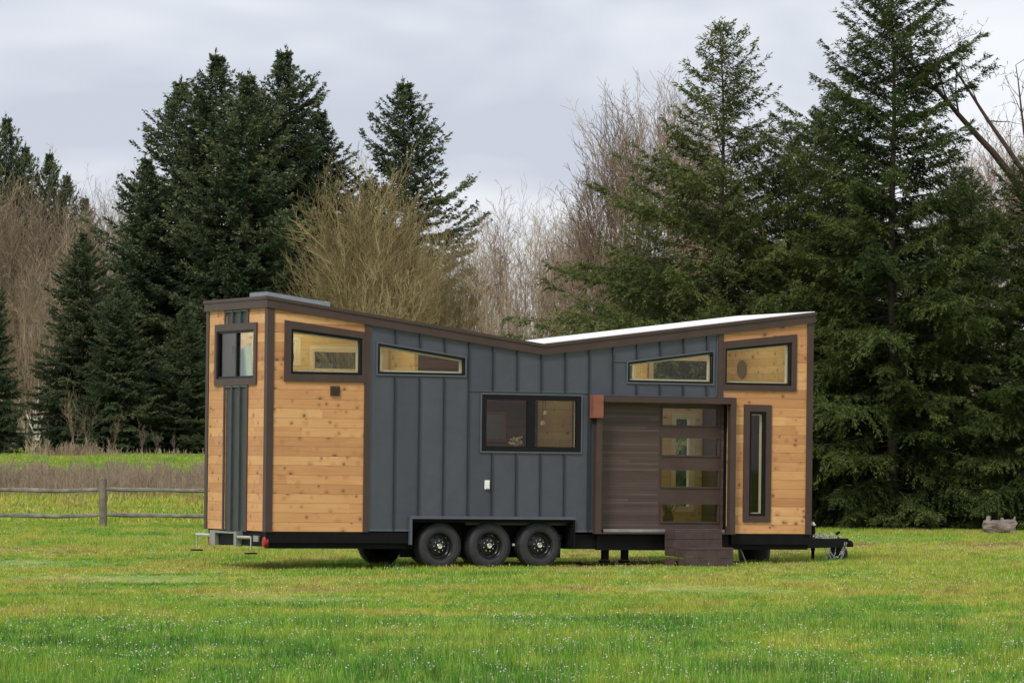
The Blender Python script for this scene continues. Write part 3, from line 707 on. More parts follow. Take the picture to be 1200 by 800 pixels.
# ceiling lights, switched on in the photograph (warm glow in every window)
LM, lnt = mat('lamp glow'); lg = G(lnt); lg.out(lg.n('ShaderNodeEmission', {'Color': (1, 0.80, 0.52, 1), 'Strength': 6.0}).outputs[0]); M['glow'] = LM
for i, (x, y, e, l) in enumerate(((0.95, 1.95, 20, 'round ceiling light above the left loft bed'), (2.3, 1.5, 9, 'round ceiling light at the inner end of the left loft'), (4.0, 0.9, 24, 'round ceiling light over the kitchen'), (6.5, 1.6, 26, 'round ceiling light behind the plank door'), (8.2, 1.3, 13, 'round ceiling light in the right loft'), (8.1, 1.0, 12, 'round ceiling light under the right loft'))):
    zz = ztop(x)+0.02 if i != 5 else 2.713
    t = thing('ceiling_light', x, y, zz, label=l, cat='ceiling light', group='ceiling lights inside the house')
    obj('diffuser', (lambda bm: (lathe(bm, [(0.01, 0), (0.07, -0.002), (0.07, -0.02), (0.01, -0.024)], (0, 0, 0), 'z', 20), bm)[1])(B()), 'glow', t)
    ld = bpy.data.lights.new('bulb', 'POINT'); ld.energy = e*0.42; ld.color = (1, 0.90, 0.70); ld.shadow_soft_size = 0.06
    lo = bpy.data.objects.new('bulb', ld); COL.objects.link(lo); lo.parent = t; lo.location = (0, 0, -0.10)
# beds
t = thing('loft_bed', 1.3, 1.35, 2.78, label='white made bed in the left loft, seen through the cedar wall window', cat='bed')
obj('mattress', (lambda bm: (box(bm, -0.95, 1.0, -1.0, 0.95, 0.0, 0.17), bm)[1])(B()), 'linen', t, bevel=0.05)
obj('blanket', (lambda bm: (box(bm, -0.4, 1.02, -1.02, 0.97, 0.172, 0.20), bm)[1])(B()), 'plate', t, bevel=0.012)
bm = B(); lathe(bm, [(0.02, -0.10), (0.14, -0.08), (0.20, 0.0), (0.14, 0.08), (0.02, 0.10)], (0, 0, 0), 'x', 20)
p = obj('cushion', bm, 'orange', None, smooth=True, label='rust orange cushion propped on the left loft bed', cat='cushion'); p.location = local(0.62, 0.95, 3.17); p.rotation_euler = (0, 0.3, TH+0.5)
# curtain in the end window
n = 40; V = []; 
for i in range(n):
    u = i/(n-1)
    for j in range(12):
        v = j/11
        V.append((0.20+0.025*math.sin(u*21)*(.4+v*.6)+0.05*v, 0.56+0.80*u-0.05*v*u, 2.80+0.60*(1-v)*(0.93+0.07*math.cos(u*6))))
Q = np.array([[i*12+j, (i+1)*12+j, (i+1)*12+j+1, i*12+j+1] for i in range(n-1) for j in range(11)])
c = npmesh('curtain', np.array(V)-np.array([0.2, 0.9, 2.8]), Q, 'greensheet', smooth=True, label='pale green fabric hanging behind the right pane of the end wall window', cat='curtain')
md = c.modifiers.new('solid', 'SOLIDIFY'); md.thickness = 0.006
c.location = local(0.12, 1.42, 2.8); c.rotation_euler = (0, TILT, TH)
# kitchen things
t = thing('kitchen_counter', 4.3, 0.42, 0.70, label='dark kitchen counter below the black double window', cat='counter')
obj('cabinet', (lambda bm: (box(bm, -1.0, 1.0, -0.28, 0.28, 0.0, 1.02), bm)[1])(B()), 'cabinet', t)
obj('worktop', (lambda bm: (box(bm, -1.03, 1.03, -0.29, 0.31, 1.022, 1.06), bm)[1])(B()), 'rustic', t)
t = thing('potted_flowers', 4.25, 0.45, 1.765, label='small vase of pale flowers on the kitchen counter behind the double window', cat='flowers')
obj('vase', (lambda bm: (lathe(bm, [(0.01, 0), (0.05, 0), (0.06, 0.06), (0.03, 0.11), (0.035, 0.13), (0.01, 0.13)], (0, 0, 0), 'z', 16), bm)[1])(B()), 'plate', t, smooth=True)
bm = B()
for i in range(26):
    a = rr.uniform(0, 6.28); h = rr.uniform(0.16, 0.30); r_ = rr.uniform(0.02, 0.11)
    bmesh.ops.create_icosphere(bm, subdivisions=1, radius=rr.uniform(0.014, 0.028), matrix=Matrix.Translation((r_*math.cos(a), r_*math.sin(a), h)))
    cyl(bm, (0, 0, 0.12), (r_*math.cos(a), r_*math.sin(a), h), 0.002, n=4)
obj('bloom', bm, 'leafy', t)
t = thing('mirror_panel', 4.0, HW-0.14, 2.0, label='framed pale panel on the dark plank wall, left pane of the double window', cat='picture')
obj('frame', (lambda bm: (frame(bm, 0.55, 0.98, -0.02, 0.45, 0.035, -0.02, 0.01), bm)[1])(B()), 'copper', t)
obj('picture_panel', (lambda bm: (box(bm, 0.58, 0.95, -0.012, 0.0, 0.02, 0.41), bm)[1])(B()), 'skyl', t)
for i, (x, z) in enumerate(((5.14, 2.42), (5.10, 2.26))):
    t = thing('pendant_lamp', x, 1.3, z, label=['white glass pendant lamp, the higher one in the right pane of the double window', 'white glass pendant lamp, the lower one in the right pane of the double window'][i], cat='lamp', group='pendant lamps in the kitchen')
    obj('lamp_shade', (lambda bm: (lathe(bm, [(0.01, 0.05), (0.03, 0.035), (0.04, 0.0), (0.035, -0.025), (0.01, -0.03)], (0, 0, 0), 'z', 20), bm)[1])(B()), 'plate', t, smooth=True)
    obj('cord', (lambda bm: (cyl(bm, (0, 0, 0.07), (0, 0, ztop(x)-z), 0.004, n=6), bm)[1])(B()), 'blackframe', t)
t = thing('tall_cabinet', 5.45, 1.9, 0.70, label='tall pale pine cupboard behind the right pane of the double window', cat='cupboard')
obj('carcass', (lambda bm: (box(bm, 0.0, 0.32, -0.25, 0.35, 0, 2.2), bm)[1])(B()), 'pine', t)
obj('knob', (lambda bm: (lathe(bm, [(0.004, 0), (0.015, 0.01), (0.004, 0.02)], (0.1, -0.275, 1.2), 'y', 12), bm)[1])(B()), 'blackframe', t)
t = thing('dry_branch_vase', 7.25, 1.2, 0.70, label='brown vase of dried branches behind the lowest door pane', cat='vase')
obj('vase', (lambda bm: (lathe(bm, [(0.02, 0), (0.07, 0), (0.09, 0.12), (0.05, 0.2), (0.06, 0.22), (0.02, 0.22)], (0, 0, 0), 'z', 18), bm)[1])(B()), 'brownpot', t, smooth=True)
bm = B()
for i in range(34):
    a = rr.uniform(0, 6.28); s = rr.uniform(0.05, 0.22); h = rr.uniform(0.30, 0.5)
    cyl(bm, (0, 0, 0.18), (s*math.cos(a)*.5, s*math.sin(a)*.5, h*.7), 0.004, n=5); cyl(bm, (s*math.cos(a)*.5, s*math.sin(a)*.5, h*.7), (s*math.cos(a), s*math.sin(a), h), 0.003, n=5)
obj('branches', bm, 'brownpot', t)
t = thing('wardrobe', 8.72, 1.5, 0.70, label='dark cupboard at the right end behind the door panes', cat='cupboard')
obj('carcass', (lambda bm: (box(bm, -0.24, 0.28, 0.0, 0.94, 0, 1.9), bm)[1])(B()), 'cabinet', t)
obj('door_panel', (lambda bm: (box(bm, -0.262, -0.242, 0.02, 0.92, 0.05, 1.85), bm)[1])(B()), 'rustic', t)
t = thing('round_mirror', HL-0.13, 2.14, 3.20, label='dark round mirror on the pine wall of the right loft', cat='mirror')
obj('mirror_face', (lambda bm: (lathe(bm, [(0.02, -0.02), (0.14, -0.02), (0.15, 0.0), (0.02, 0.0)], (0, 0, 0), 'x', 28), bm)[1])(B()), 'olivedark', t)

# ------------------------------------------------------------------ split rail fence
fence = empty('split_rail_fence', (-9.2, 99.5, 0), (0, 0, 0), label='weathered grey split rail fence with two rails crossing the field left of the house', cat='fence')
def rail(x0, x1, z, y=0):
    bm = B(); n = 14; pr = None
    for i in range(n+1):
        t = i/n; x = x0+(x1-x0)*t; s = 0.42 if i in (0, n) else 1
        rad = 0.052*s*(1+0.10*math.sin(t*9+x0)); zz = z+0.012*math.sin(t*5+x0*2)-0.035*math.sin(math.pi*t)
        ring = [bm.verts.new((x, y+rad*math.cos(a)*1.1, zz+rad*math.sin(a)*(0.9+0.15*math.sin(i+k)))) for k, a in enumerate([2*math.pi*k/7 for k in range(7)])]
        if pr:
            for k in range(7): bm.faces.new([pr[k], pr[(k+1) % 7], ring[(k+1) % 7], ring[k]])
        else: bm.faces.new(ring)
        pr = ring
    bm.faces.new(pr); obj('rail', bm, 'greywood', fence)
for px in (-5.9, -2.95, 0.0, 2.95, 5.9, 8.85):
    bm = B()
    lathe(bm, [(0.085, -0.05), (0.092, 0.15), (0.088, 0.6), (0.084, 1.06), (0.07, 1.085), (0.02, 1.09)], (px, 0, 0), 'z', 14)
    for v in bm.verts: v.co.x += 0.006*math.sin(v.co.z*9+px); v.co.y += 0.008*math.sin(v.co.z*7)
    obj('post', bm, 'postwood', fence)
for a in (-5.9, -2.95, 0.0, 2.95, 5.9):
    rail(a-0.02, a+2.97, 0.84); rail(a-0.02, a+2.97, 0.27)

# ------------------------------------------------------------------ log at the right
t = empty('fallen_log', (10.05, 91.6, 0.0), (0, 0, 0.15), label='weathered dead log with broken stubs lying below the spruces at the right edge', cat='log'); t.scale = (0.92, 0.8, 0.72)
bm = B(); lathe(bm, [(0.02, -0.30), (0.17, -0.30), (0.20, -0.1), (0.18, 0.2), (0.21, 0.38), (0.02, 0.40)], (0, 0, 0.20), 'x', 18)
for v in bm.verts:
    v.co.z += 0.045*math.sin(v.co.x*11+v.co.y*17); v.co.y += 0.03*math.sin(v.co.x*11+v.co.z*17); v.co.x += 0.05*math.sin(v.co.y*23+v.co.z*19)
obj('trunk', bm, 'log', t)
bm = B()
for p0, p1, a, b in (((-0.22, 0, .3), (-.20, 0, .52), .07, .04), ((0.15, 0, .3), (.10, 0, .46), .07, .035), ((0.30, -.05, .05), (.40, -.05, .50), .12, .015), ((.22, -.08, .12), (.30, -.08, .36), .1, .03)): cyl(bm, p0, p1, a, b, 10)
obj('stub', bm, 'log', t)

# ------------------------------------------------------------------ trees
UP = np.array([0, 0, 1.0])
def nrm(a): return a/np.maximum(np.linalg.norm(a, axis=-1, keepdims=True), 1e-9)
class Segs:
    """list of tapered segments turned into one prism mesh"""
    def __init__(s): s.a = []
    def add(s, p0, p1, r0, r1, t=0.5): s.a.append((*p0, *p1, r0, r1, t))
    def mesh(s, k=3):
        A = np.array(s.a); p0, p1 = A[:, :3], A[:, 3:6]; d = nrm(p1-p0)
        ref = np.where(np.abs(d[:, 2:3]) > 0.9, np.array([[1., 0, 0]]), UP[None]); u = nrm(np.cross(d, ref)); v = np.cross(d, u)
        V = []
        for p, r in ((p0, A[:, 6:7]), (p1, A[:, 7:8])):
            for i in range(k):
                t = 2*math.pi*i/k; V.append(p+(u*math.cos(t)+v*math.sin(t))*r)
        V = np.stack(V, 1); n = len(A); base = (np.arange(n)*2*k)[:, None]
        Q = np.concatenate([base+np.array([[i, (i+1) % k, k+(i+1) % k, k+i]]) for i in range(k)])
        return V.reshape(-1, 3), Q, np.repeat(A[:, 8], 2*k)
def conifer_mesh(seed, H, Rad, n_br=300, tuft=(0.10, 0.03), lat_gap=0.12, tuft_gap=0.035, prof=None, a_low=-8, a_top=50, droop=0.22, upt=0.12, t0=0.04, hang=0.15, lat_len=0.34, bare=0.0, trunk_r=None, jit=0.28, maxlat=64, vz=0.2):
    g = np.random.default_rng(seed); prof = prof or (lambda t: (1-t)**0.8)
    SG = Segs(); TV, TD, TS, TT = [], [], [], []
    tr = trunk_r or H*0.013
    wob = [(math.sin(seed+i*0.9)*0.004*H*(i/14), math.cos(seed*2+i*0.7)*0.004*H*(i/14)) for i in range(15)]
    for i in range(14):
        SG.add((*wob[i], H*i/14), (*wob[i+1], H*(i+1)/14), tr*(1-i/14.3), tr*(1-(i+1)/14.3))
    az = g.uniform(0, 6.28)
    sect = g.uniform(0.72, 1.18, (7, 9))        # uneven outline: some sectors reach further
    for i in range(n_br):
        t = t0+(1-t0)*((i+g.uniform(-0.5, 0.5))/n_br); t = min(max(t, t0), 0.985)
        t = 1-(1-t)**1.0
        az += 2.4+g.normal()*0.35
        k = sect[int((az % 6.283)/6.284*7), int(t*8.99)]
        L = Rad*prof(t)*k*(1-jit+g.uniform(0, 1)**0.6*jit*1.5)
        if L < 0.012*H: L = 0.012*H
        a0 = R(a_low+(a_top-a_low)*t**1.5+g.normal()*7)
        dh = np.array([math.cos(az), math.sin(az), 0])
        dr = droop*(1-t*0.75)*g.uniform(0.6, 1.3)
        def P(s):
            s = np.asarray(s)[..., None]
            return np.array([0, 0, H*t])+L*(dh*s*math.cos(a0)+UP*(s*math.sin(a0)-dr*s*s+upt*s**3))
        ss = np.linspace(0, 1, 6); pp = P(ss); br = 0.005*H*0.25*(L/Rad)**0.6+0.004
        for j in range(5): SG.add(pp[j], pp[j+1], br*(1-j/5.4), br*(1-(j+1)/5.4))
        nl = int(min(maxlat, max(5, L/lat_gap)))
        s = np.sort(g.uniform(0.10+bare, 1.0, nl)); side = np.where(np.arange(nl) % 2 == 0, 1, -1)
        p = P(s); tan = nrm(P(np.minimum(s+0.03, 1.03))-P(s))
        perp = np.cross(UP, dh)
        ang = g.uniform(0.7, 1.15, nl)*(1-0.45*s**3)
        ld = nrm(tan*np.cos(ang)[:, None]+perp*(side*np.sin(ang))[:, None]+UP*(g.normal(size=nl)*vz-hang*0.6)[:, None])
        ll = L*lat_len*(np.clip(1.08-s, 0.04, 1)**0.62)*np.clip(s*3.0, 0.45, 1)*g.uniform(0.6, 1.25, nl)
        ll = np.maximum(ll, tuft[0]*1.3)
        # the leader itself carries tufts too
        cnt = np.maximum(2, (ll/tuft_gap).astype(int)); idx = np.repeat(np.arange(nl), cnt)
        f = g.uniform(0, 1, len(idx))
        pos = p[idx]+ld[idx]*(ll[idx]*f)[:, None]-UP*((ll[idx]*f**2)*hang*g.uniform(0.5, 1.2, len(idx)))[:, None]
        pos += g.normal(size=pos.shape)*tuft[0]*0.16
        sd = g.choice([-1, 1], len(idx)); pl = nrm(np.cross(ld[idx], UP))
        td = nrm(ld[idx]*g.uniform(0.5, 1.0, len(idx))[:, None]+pl*(sd*g.uniform(0.1, 0.8, len(idx)))[:, None]+UP*(g.normal(size=len(idx))*0.30-hang)[:, None])
        n2 = max(5, int(L*0.5/tuft_gap)); f2 = g.uniform(0.35+bare*.6, 1.03, n2)
        pos2 = P(f2)+g.normal(size=(n2, 3))*tuft[0]*0.18; td2 = nrm(dh+g.normal(size=(n2, 3))*0.42)
        TV += [pos, pos2]; TD += [td, td2]
        bt = g.uniform(0.15, 0.75)
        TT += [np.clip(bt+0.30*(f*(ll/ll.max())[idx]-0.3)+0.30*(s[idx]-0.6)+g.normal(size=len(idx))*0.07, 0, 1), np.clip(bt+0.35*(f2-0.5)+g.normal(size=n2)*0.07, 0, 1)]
    nt_ = int(H*0.05/tuft_gap); zt_ = g.uniform(0.94, 1.012, nt_)*H      # leader spike
    TV.append(np.stack([g.normal(size=nt_)*tuft[0]*.15+wob[14][0], g.normal(size=nt_)*tuft[0]*.15+wob[14][1], zt_+tuft[0]*.3], 1)); TD.append(nrm(UP*0.9+g.normal(size=(nt_, 3))*0.4)); TT.append(g.uniform(.3, .7, nt_))
    P_, D_, T_ = np.concatenate(TV), np.concatenate(TD), np.concatenate(TT)
    n = len(P_); ln = tuft[0]*g.uniform(0.65, 1.3, n)[:, None]; wd_ = tuft[1]*g.uniform(0.7, 1.3, n)[:, None]
    nr = nrm(UP*0.8+g.normal(size=(n, 3))*0.55); sv = nrm(np.cross(D_, nr))
    V = np.stack([P_, P_+D_*ln*0.4+sv*wd_, P_+D_*ln, P_+D_*ln*0.4-sv*wd_], 1).reshape(-1, 3)
    Q = np.arange(4*n).reshape(n, 4)
    tv = SG.mesh(5)
    return (V, Q, np.repeat(T_, 4)), tv
def tree(name, x, y, crown, trunk, cm, tm, scale=1.0, rot=0.0, zs=1.0, lean=0.0, **k):
    e = empty(name, (x, y, float(gz(y))-0.05), (lean, 0, rot), **k); e.scale = (scale, scale, scale*zs)
    if isinstance(crown, tuple):
        c = npmesh('crown', crown[0], crown[1], cm, e, tint=crown[2])
        t = npmesh('trunk', trunk[0], trunk[1], tm, e, tint=trunk[2], smooth=True)
    else:
        for src in (crown, trunk):
            o = src.copy(); COL.objects.link(o); o.parent = e; o.data = src.data
            c, t = (o, None)
    return e
def kids(e):
    c = [o for o in e.children if o.name.startswith('crown')][0]; t = [o for o in e.children if o.name.startswith('trunk')][0]
    return c, t
F0 = 5183.5
def at(px, D): return (px-600)/F0*D
# --- right hand spruces (near, 97 m)
specs = []
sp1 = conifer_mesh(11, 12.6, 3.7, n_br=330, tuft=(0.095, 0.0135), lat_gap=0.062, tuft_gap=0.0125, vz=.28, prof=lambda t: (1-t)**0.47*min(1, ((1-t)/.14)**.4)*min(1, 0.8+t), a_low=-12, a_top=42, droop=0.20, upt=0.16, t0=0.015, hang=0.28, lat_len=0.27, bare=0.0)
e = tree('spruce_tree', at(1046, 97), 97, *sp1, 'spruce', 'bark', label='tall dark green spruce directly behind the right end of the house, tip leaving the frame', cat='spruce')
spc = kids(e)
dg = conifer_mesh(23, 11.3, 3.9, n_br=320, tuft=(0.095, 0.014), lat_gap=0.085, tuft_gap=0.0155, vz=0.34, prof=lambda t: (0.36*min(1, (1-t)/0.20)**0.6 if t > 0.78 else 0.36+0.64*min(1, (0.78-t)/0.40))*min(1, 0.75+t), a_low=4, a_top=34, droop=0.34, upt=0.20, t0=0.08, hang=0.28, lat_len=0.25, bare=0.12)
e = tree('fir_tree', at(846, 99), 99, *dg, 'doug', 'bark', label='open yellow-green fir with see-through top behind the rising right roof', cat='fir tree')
dgc = kids(e)
tree('spruce_tree', at(1216, 96), 96, *spc, 'spruce', 'bark', scale=0.66, rot=2.2, label='dark spruce at the right frame edge under the leaning bare tree', cat='spruce')
tree('spruce_tree', at(972, 104), 104, *spc, 'spruce', 'bark', scale=0.80, rot=4.0, label='shorter spruce filling the gap between the yellow-green fir and the tallest spruce', cat='spruce')
tree('spruce_tree', at(1132, 104), 104, *spc, 'spruce', 'bark', scale=0.70, rot=1.1, zs=0.95, label='low spruce between the tallest right spruce and the frame-edge spruce', cat='spruce')
tree('spruce_tree', at(1010, 108), 108, *dgc, 'doug', 'bark', scale=0.74, rot=0.5, label='loose lighter fir seen behind the tallest right spruce', cat='fir tree')
tree('spruce_tree', at(925, 98.5), 98.5, *dgc, 'doug', 'bark', scale=0.80, rot=3.6, label='smaller yellow-green fir just behind the right roof corner', cat='fir tree')
tree('spruce_tree', at(1310, 101), 101, *spc, 'spruce', 'bark', scale=0.95, rot=5.2, label='spruce mostly beyond the right frame edge', cat='spruce')
tree('spruce_tree', at(760, 103), 103, *dgc, 'doug', 'bark', scale=0.64, rot=5.0, label='low yellow-green fir showing over the roof valley side of the open fir', cat='fir tree')
# --- left firs (far, 300 m)
def far_tuft(s): return (0.25*s, 0.052*s)
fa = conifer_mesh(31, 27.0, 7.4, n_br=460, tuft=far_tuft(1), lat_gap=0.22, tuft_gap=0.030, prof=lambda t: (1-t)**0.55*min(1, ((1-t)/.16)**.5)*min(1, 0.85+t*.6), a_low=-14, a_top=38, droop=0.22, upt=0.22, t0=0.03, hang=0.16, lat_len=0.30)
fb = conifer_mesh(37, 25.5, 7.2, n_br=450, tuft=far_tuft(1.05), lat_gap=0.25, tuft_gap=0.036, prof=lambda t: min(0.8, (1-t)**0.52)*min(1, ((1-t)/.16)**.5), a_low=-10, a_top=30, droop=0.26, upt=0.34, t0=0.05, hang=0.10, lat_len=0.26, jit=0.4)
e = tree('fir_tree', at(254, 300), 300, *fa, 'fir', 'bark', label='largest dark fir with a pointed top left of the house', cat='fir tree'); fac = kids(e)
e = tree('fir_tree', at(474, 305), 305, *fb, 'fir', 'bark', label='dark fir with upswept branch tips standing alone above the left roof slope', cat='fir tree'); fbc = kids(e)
FG = 'dark firs at the left of the meadow'
def more(px, D, top, src, rot, label, zs=1.0, cmul=1.0, H=None, grp=None):
    H0 = {id(fac): 27.0, id(fbc): 25.5, id(spc): 12.6, id(dgc): 11.3}[id(src)]
    base = 515+(EYE-float(gz(D)))*F0/D
    h = (base-top)*D/F0; s = h/H0/zs
    return tree('fir_tree', at(px, D), D, *src, 'fir', 'bark', scale=s, zs=zs, rot=rot, label=label, cat='fir tree', group=grp)
more(333, 302, 60, fac, 2.0, 'second tall dark fir, just left of the lone fir and right of the largest', grp=FG)
more(212, 306, 96, fbc, 1.0, 'slightly lower dark fir on the left shoulder of the largest fir', grp=FG)
more(290, 296, 88, fbc, 3.3, 'dark fir squeezed between the two tallest firs', grp=FG)
more(375, 306, 130, fac, 4.4, 'dark fir on the right shoulder of the fir group', grp=FG)
more(172, 300, 185, fac, 5.1, 'broad lower fir on the left flank of the fir group', grp=FG)
more(97, 290, 272, fac, 0.6, 'medium dense fir with its own pointed top left of the fir group', zs=1.0, grp=FG)
more(140, 286, 330, fac, 1.9, 'short dense fir in front of the fir group', zs=.9, grp=FG)
more(-8, 285, 322, fac, 2.7, 'dark fir cut by the left frame edge', zs=1.35, grp=FG)
more(218, 288, 360, fbc, 2.2, 'bluish low fir with broad skirts in front of the largest fir', zs=.8, grp=FG)
more(430, 312, 230, fac, 3.0, 'low dark fir behind the olive fan-shaped tree', zs=.9, grp=FG)
PG = 'dark pines behind the bare trees at the far left'
for i, (px, top) in enumerate(((8, 138), (30, 172), (58, 180), (78, 205), (100, 232), (-15, 150))):
    more(px, 385, top, fbc, 0.9*i, ['tallest background pine in the top left corner', 'second background pine from the left edge', 'third background pine from the left, near the frame middle of the group', 'fourth background pine, lower than its left neighbour', 'rightmost and lowest background pine of the far left group', 'background pine cut by the left frame edge'][i], zs=1.5, grp=PG)

# --- bare trees
def fan_mesh(seed, H, n, env, stems=8, fork=0.12, r_tip=0.006, r_base=0.11, step=0.34, shell=0.6, trunk_n=60, jit=0.03, lean=(0, 0), tw=(2, 0.5), big=0.5):
    """bare crown: twig tips fill an envelope, tips are gathered pair by pair into limbs back to the foot"""
    g = np.random.default_rng(seed); T, C = Segs(), Segs()
    P = []
    while len(P) < n:                       # env(z/H) = crown radius in metres at that height
        z = g.uniform(0.06, 1.0, 400); a = g.uniform(0, 6.283, 400); R_ = env(z)*(0.88+0.14*np.sin(a*3+seed+z*4)+0.08*np.sin(a*7+z*13))
        keep = g.random(400) < np.clip(R_/R_.max(), 0, 1)**0.9
        rr_ = R_*np.sqrt(g.uniform(1-shell, 1, 400))*g.uniform(0.93, 1.04, 400)
        for k in np.nonzero(keep)[0]: P.append((rr_[k]*math.cos(a[k])+lean[0]*z[k]*H, rr_[k]*math.sin(a[k])+lean[1]*z[k]*H, z[k]*H))
    P = np.array(P[:n])
    def rad(m): return r_tip+(r_base-r_tip)*(m/n)**0.50
    def whip(p, d, L, r, lev, tint):        # a crooked shoot with side twigs
        d = d/max(1e-6, np.linalg.norm(d)); ns = (5, 3, 2)[lev]; N_ = g.normal(size=(ns, 3))*(0.13, .16, .2)[lev]
        for i in range(ns):
            q = p+d*(L/ns); rr1 = max(r_tip*.7, r*(1-i/ns*.75)); S_ = C
            S_.add(p, q, rr1, max(r_tip*.6, r*(1-(i+1)/ns*.75)), tint)
            if lev < 2 and (i > 0 or lev):
                for _ in range(tw[lev] if lev == 0 else int(g.random() < .85)+int(g.random() < tw[1])):
                    o = np.cross(d, g.normal(size=3)); o = o/max(1e-6, np.linalg.norm(o))
                    whip(p+(q-p)*g.random(), d*0.8+o*g.uniform(.35, .8)+UP*0.12, L*g.uniform(.22, .5)*(1-.35*i/ns), r*.6, lev+1, min(1, max(0, tint+g.normal()*.1)))
            p = q; d = d+N_[i]+UP*0.03; d = d/np.linalg.norm(d)
    st = []
    ang = np.arctan2(P[:, 1], P[:, 0])+g.uniform(0, 6.28); o = np.argsort((ang+g.normal(size=n)*0.25) % 6.283)
    for q in np.array_split(o, stems): st.append((np.array([g.normal()*r_base*.7, g.normal()*r_base*.7, 0.0]), q, 0, g.uniform(.2, .8)))
    while st:
        p, q, lev, tint = st.pop(); Q = P[q]; m = len(q); c = Q.mean(0)
        if m == 1:
            whip(p, Q[0]-p, float(np.linalg.norm(Q[0]-p)), r_tip*1.9, 0, tint); continue
        low = p+(c-p)*1.0
        f = fork*g.uniform(.8, 1.3) if lev < 2 else min(step, 0.10+0.03*lev)*g.uniform(0.7, 1.3)
        tgt = c
        nx_ = p+(tgt*0.5+c*0.5-p)*f
        nx_ = nx_+g.normal(size=3)*jit*np.linalg.norm(nx_-p)
        S = T if m > trunk_n else C
        md_ = (p+nx_)/2+g.normal(size=3)*jit*0.7*np.linalg.norm(nx_-p)
        r1, r2 = rad(m), rad(m*0.85)
        S.add(p, md_, r1, (r1+r2)/2, tint); S.add(md_, nx_, (r1+r2)/2, r2, tint)
        w = Q-nx_*(0.35 if lev < 6 else 1.0); w = w/np.maximum(np.linalg.norm(w, axis=1, keepdims=True), 1e-6)
        e = w-w.mean(0); 
        if m > 3:
            cv = e.T@e; ev, vec = np.linalg.eigh(cv); ax = vec[:, 2]*1.0+vec[:, 1]*g.normal()*0.6
        else: ax = g.normal(size=3)
        k = np.argsort(e@ax); cut = int(m*g.uniform(0.28, 0.5)) if g.random() < .5 else int(m*g.uniform(0.5, 0.72)); cut = min(max(cut, 1), m-1)
        for part in (k[:cut], k[cut:]): st.append((nx_, q[part], lev+1, min(1, max(0, tint+g.normal()*0.12))))
    return C.mesh(3), T.mesh(7)
def btree(px, D, top, src, cm, tm, rot=0, sx=1.0, Hs=12.0, **k):
    base = 515+(EYE-float(gz(D)))*F0/D; h = (base-top)*D/F0; s = h/Hs
    e = tree('bare_tree', at(px, D), D, *src, cm, tm, scale=s, rot=rot, **k); e.scale = (s*sx, s*sx, s); return e
olive = fan_mesh(41, 12.0, 420, lambda z: 3.0*np.sqrt(np.clip(1-((z-0.58)/0.42)**2, 0.02, 1))*np.clip(z*3.2, .1, 1), stems=9, r_tip=0.0084, r_base=0.13, shell=.6, step=.36, jit=.07, trunk_n=9, tw=(2, .75))
e = btree(428, 160, 197, olive, 'twig_olive', 'greybark', label='olive-brown fan-shaped bare tree behind the left roof', cat='bare tree'); olc = kids(e)
tallb = fan_mesh(43, 12.0, 200, lambda z: 2.1*np.sqrt(np.clip(1-((z-0.50)/0.51)**2, 0.01, 1))*(1.2-.5*z), stems=2, r_tip=0.0078, r_base=0.12, shell=.9, step=.30, jit=.09, trunk_n=8, tw=(2, .8))
e = btree(592, 165, 228, tallb, 'twig_pink', 'greybark', label='slender pale bare tree above the roof valley', cat='bare tree'); tbc = kids(e)
dome = fan_mesh(47, 12.0, 720, lambda z: 3.2*np.sqrt(np.clip(1-((z-0.56)/0.44)**2, 0.02, 1))*np.clip(z*3, .1, 1), stems=5, r_tip=0.0078, r_base=0.15, shell=.5, step=.36, jit=.08, trunk_n=9, tw=(2, .75))
e = btree(765, 160, 98, dome, 'twig_pink', 'greybark', sx=0.92, label='large dome-shaped bare tree with pinkish twigs behind the open fir', cat='bare tree'); dmc = kids(e)
BG = 'bare trees behind the house'
def bt(px, D, top, src, rot, sx, cm, label, grp=BG): btree(px, D, top, src, cm, 'greybark', rot=rot, sx=sx, label=label, cat='bare tree', group=grp)
bt(525, 172, 268, olc, 1.3, 0.85, 0, 'lower olive-brown rounded bare tree right of the fan-shaped one')
bt(478, 178, 285, dmc, 2.3, 0.8, 0, 'brown bare tree behind and between the two olive bare trees')
bt(650, 175, 236, tbc, 1.9, 1.0, 0, 'slender pale bare tree right of the roof valley')
bt(622, 168, 262, tbc, 3.9, 1.1, 0, 'smaller pale bare tree between the two slender ones')
bt(562, 180, 262, tbc, 5.0, 1.1, 0, 'thin bare tree left of the slender tree over the valley')
bt(690, 182, 240, dmc, 0.9, 0.8, 0, 'bare tree at the left foot of the large dome-shaped one')
bt(840, 170, 190, dmc, 4.1, 0.8, 0, 'bare tree showing through the open fir')
bt(1065, 150, 245, dmc, 2.8, 0.75, 0, 'bare tree glimpsed through the gaps of the tallest spruce')
bt(985, 155, 225, olc, 3.1, 0.7, 0, 'bare tree glimpsed left of the tallest spruce')
bt(1165, 150, 150, dmc, 5.5, 0.9, 0, 'bare tree behind the right frame-edge spruce')
bt(905, 165, 255, tbc, 2.6, 1.2, 0, 'slender bare tree behind the right roof end')
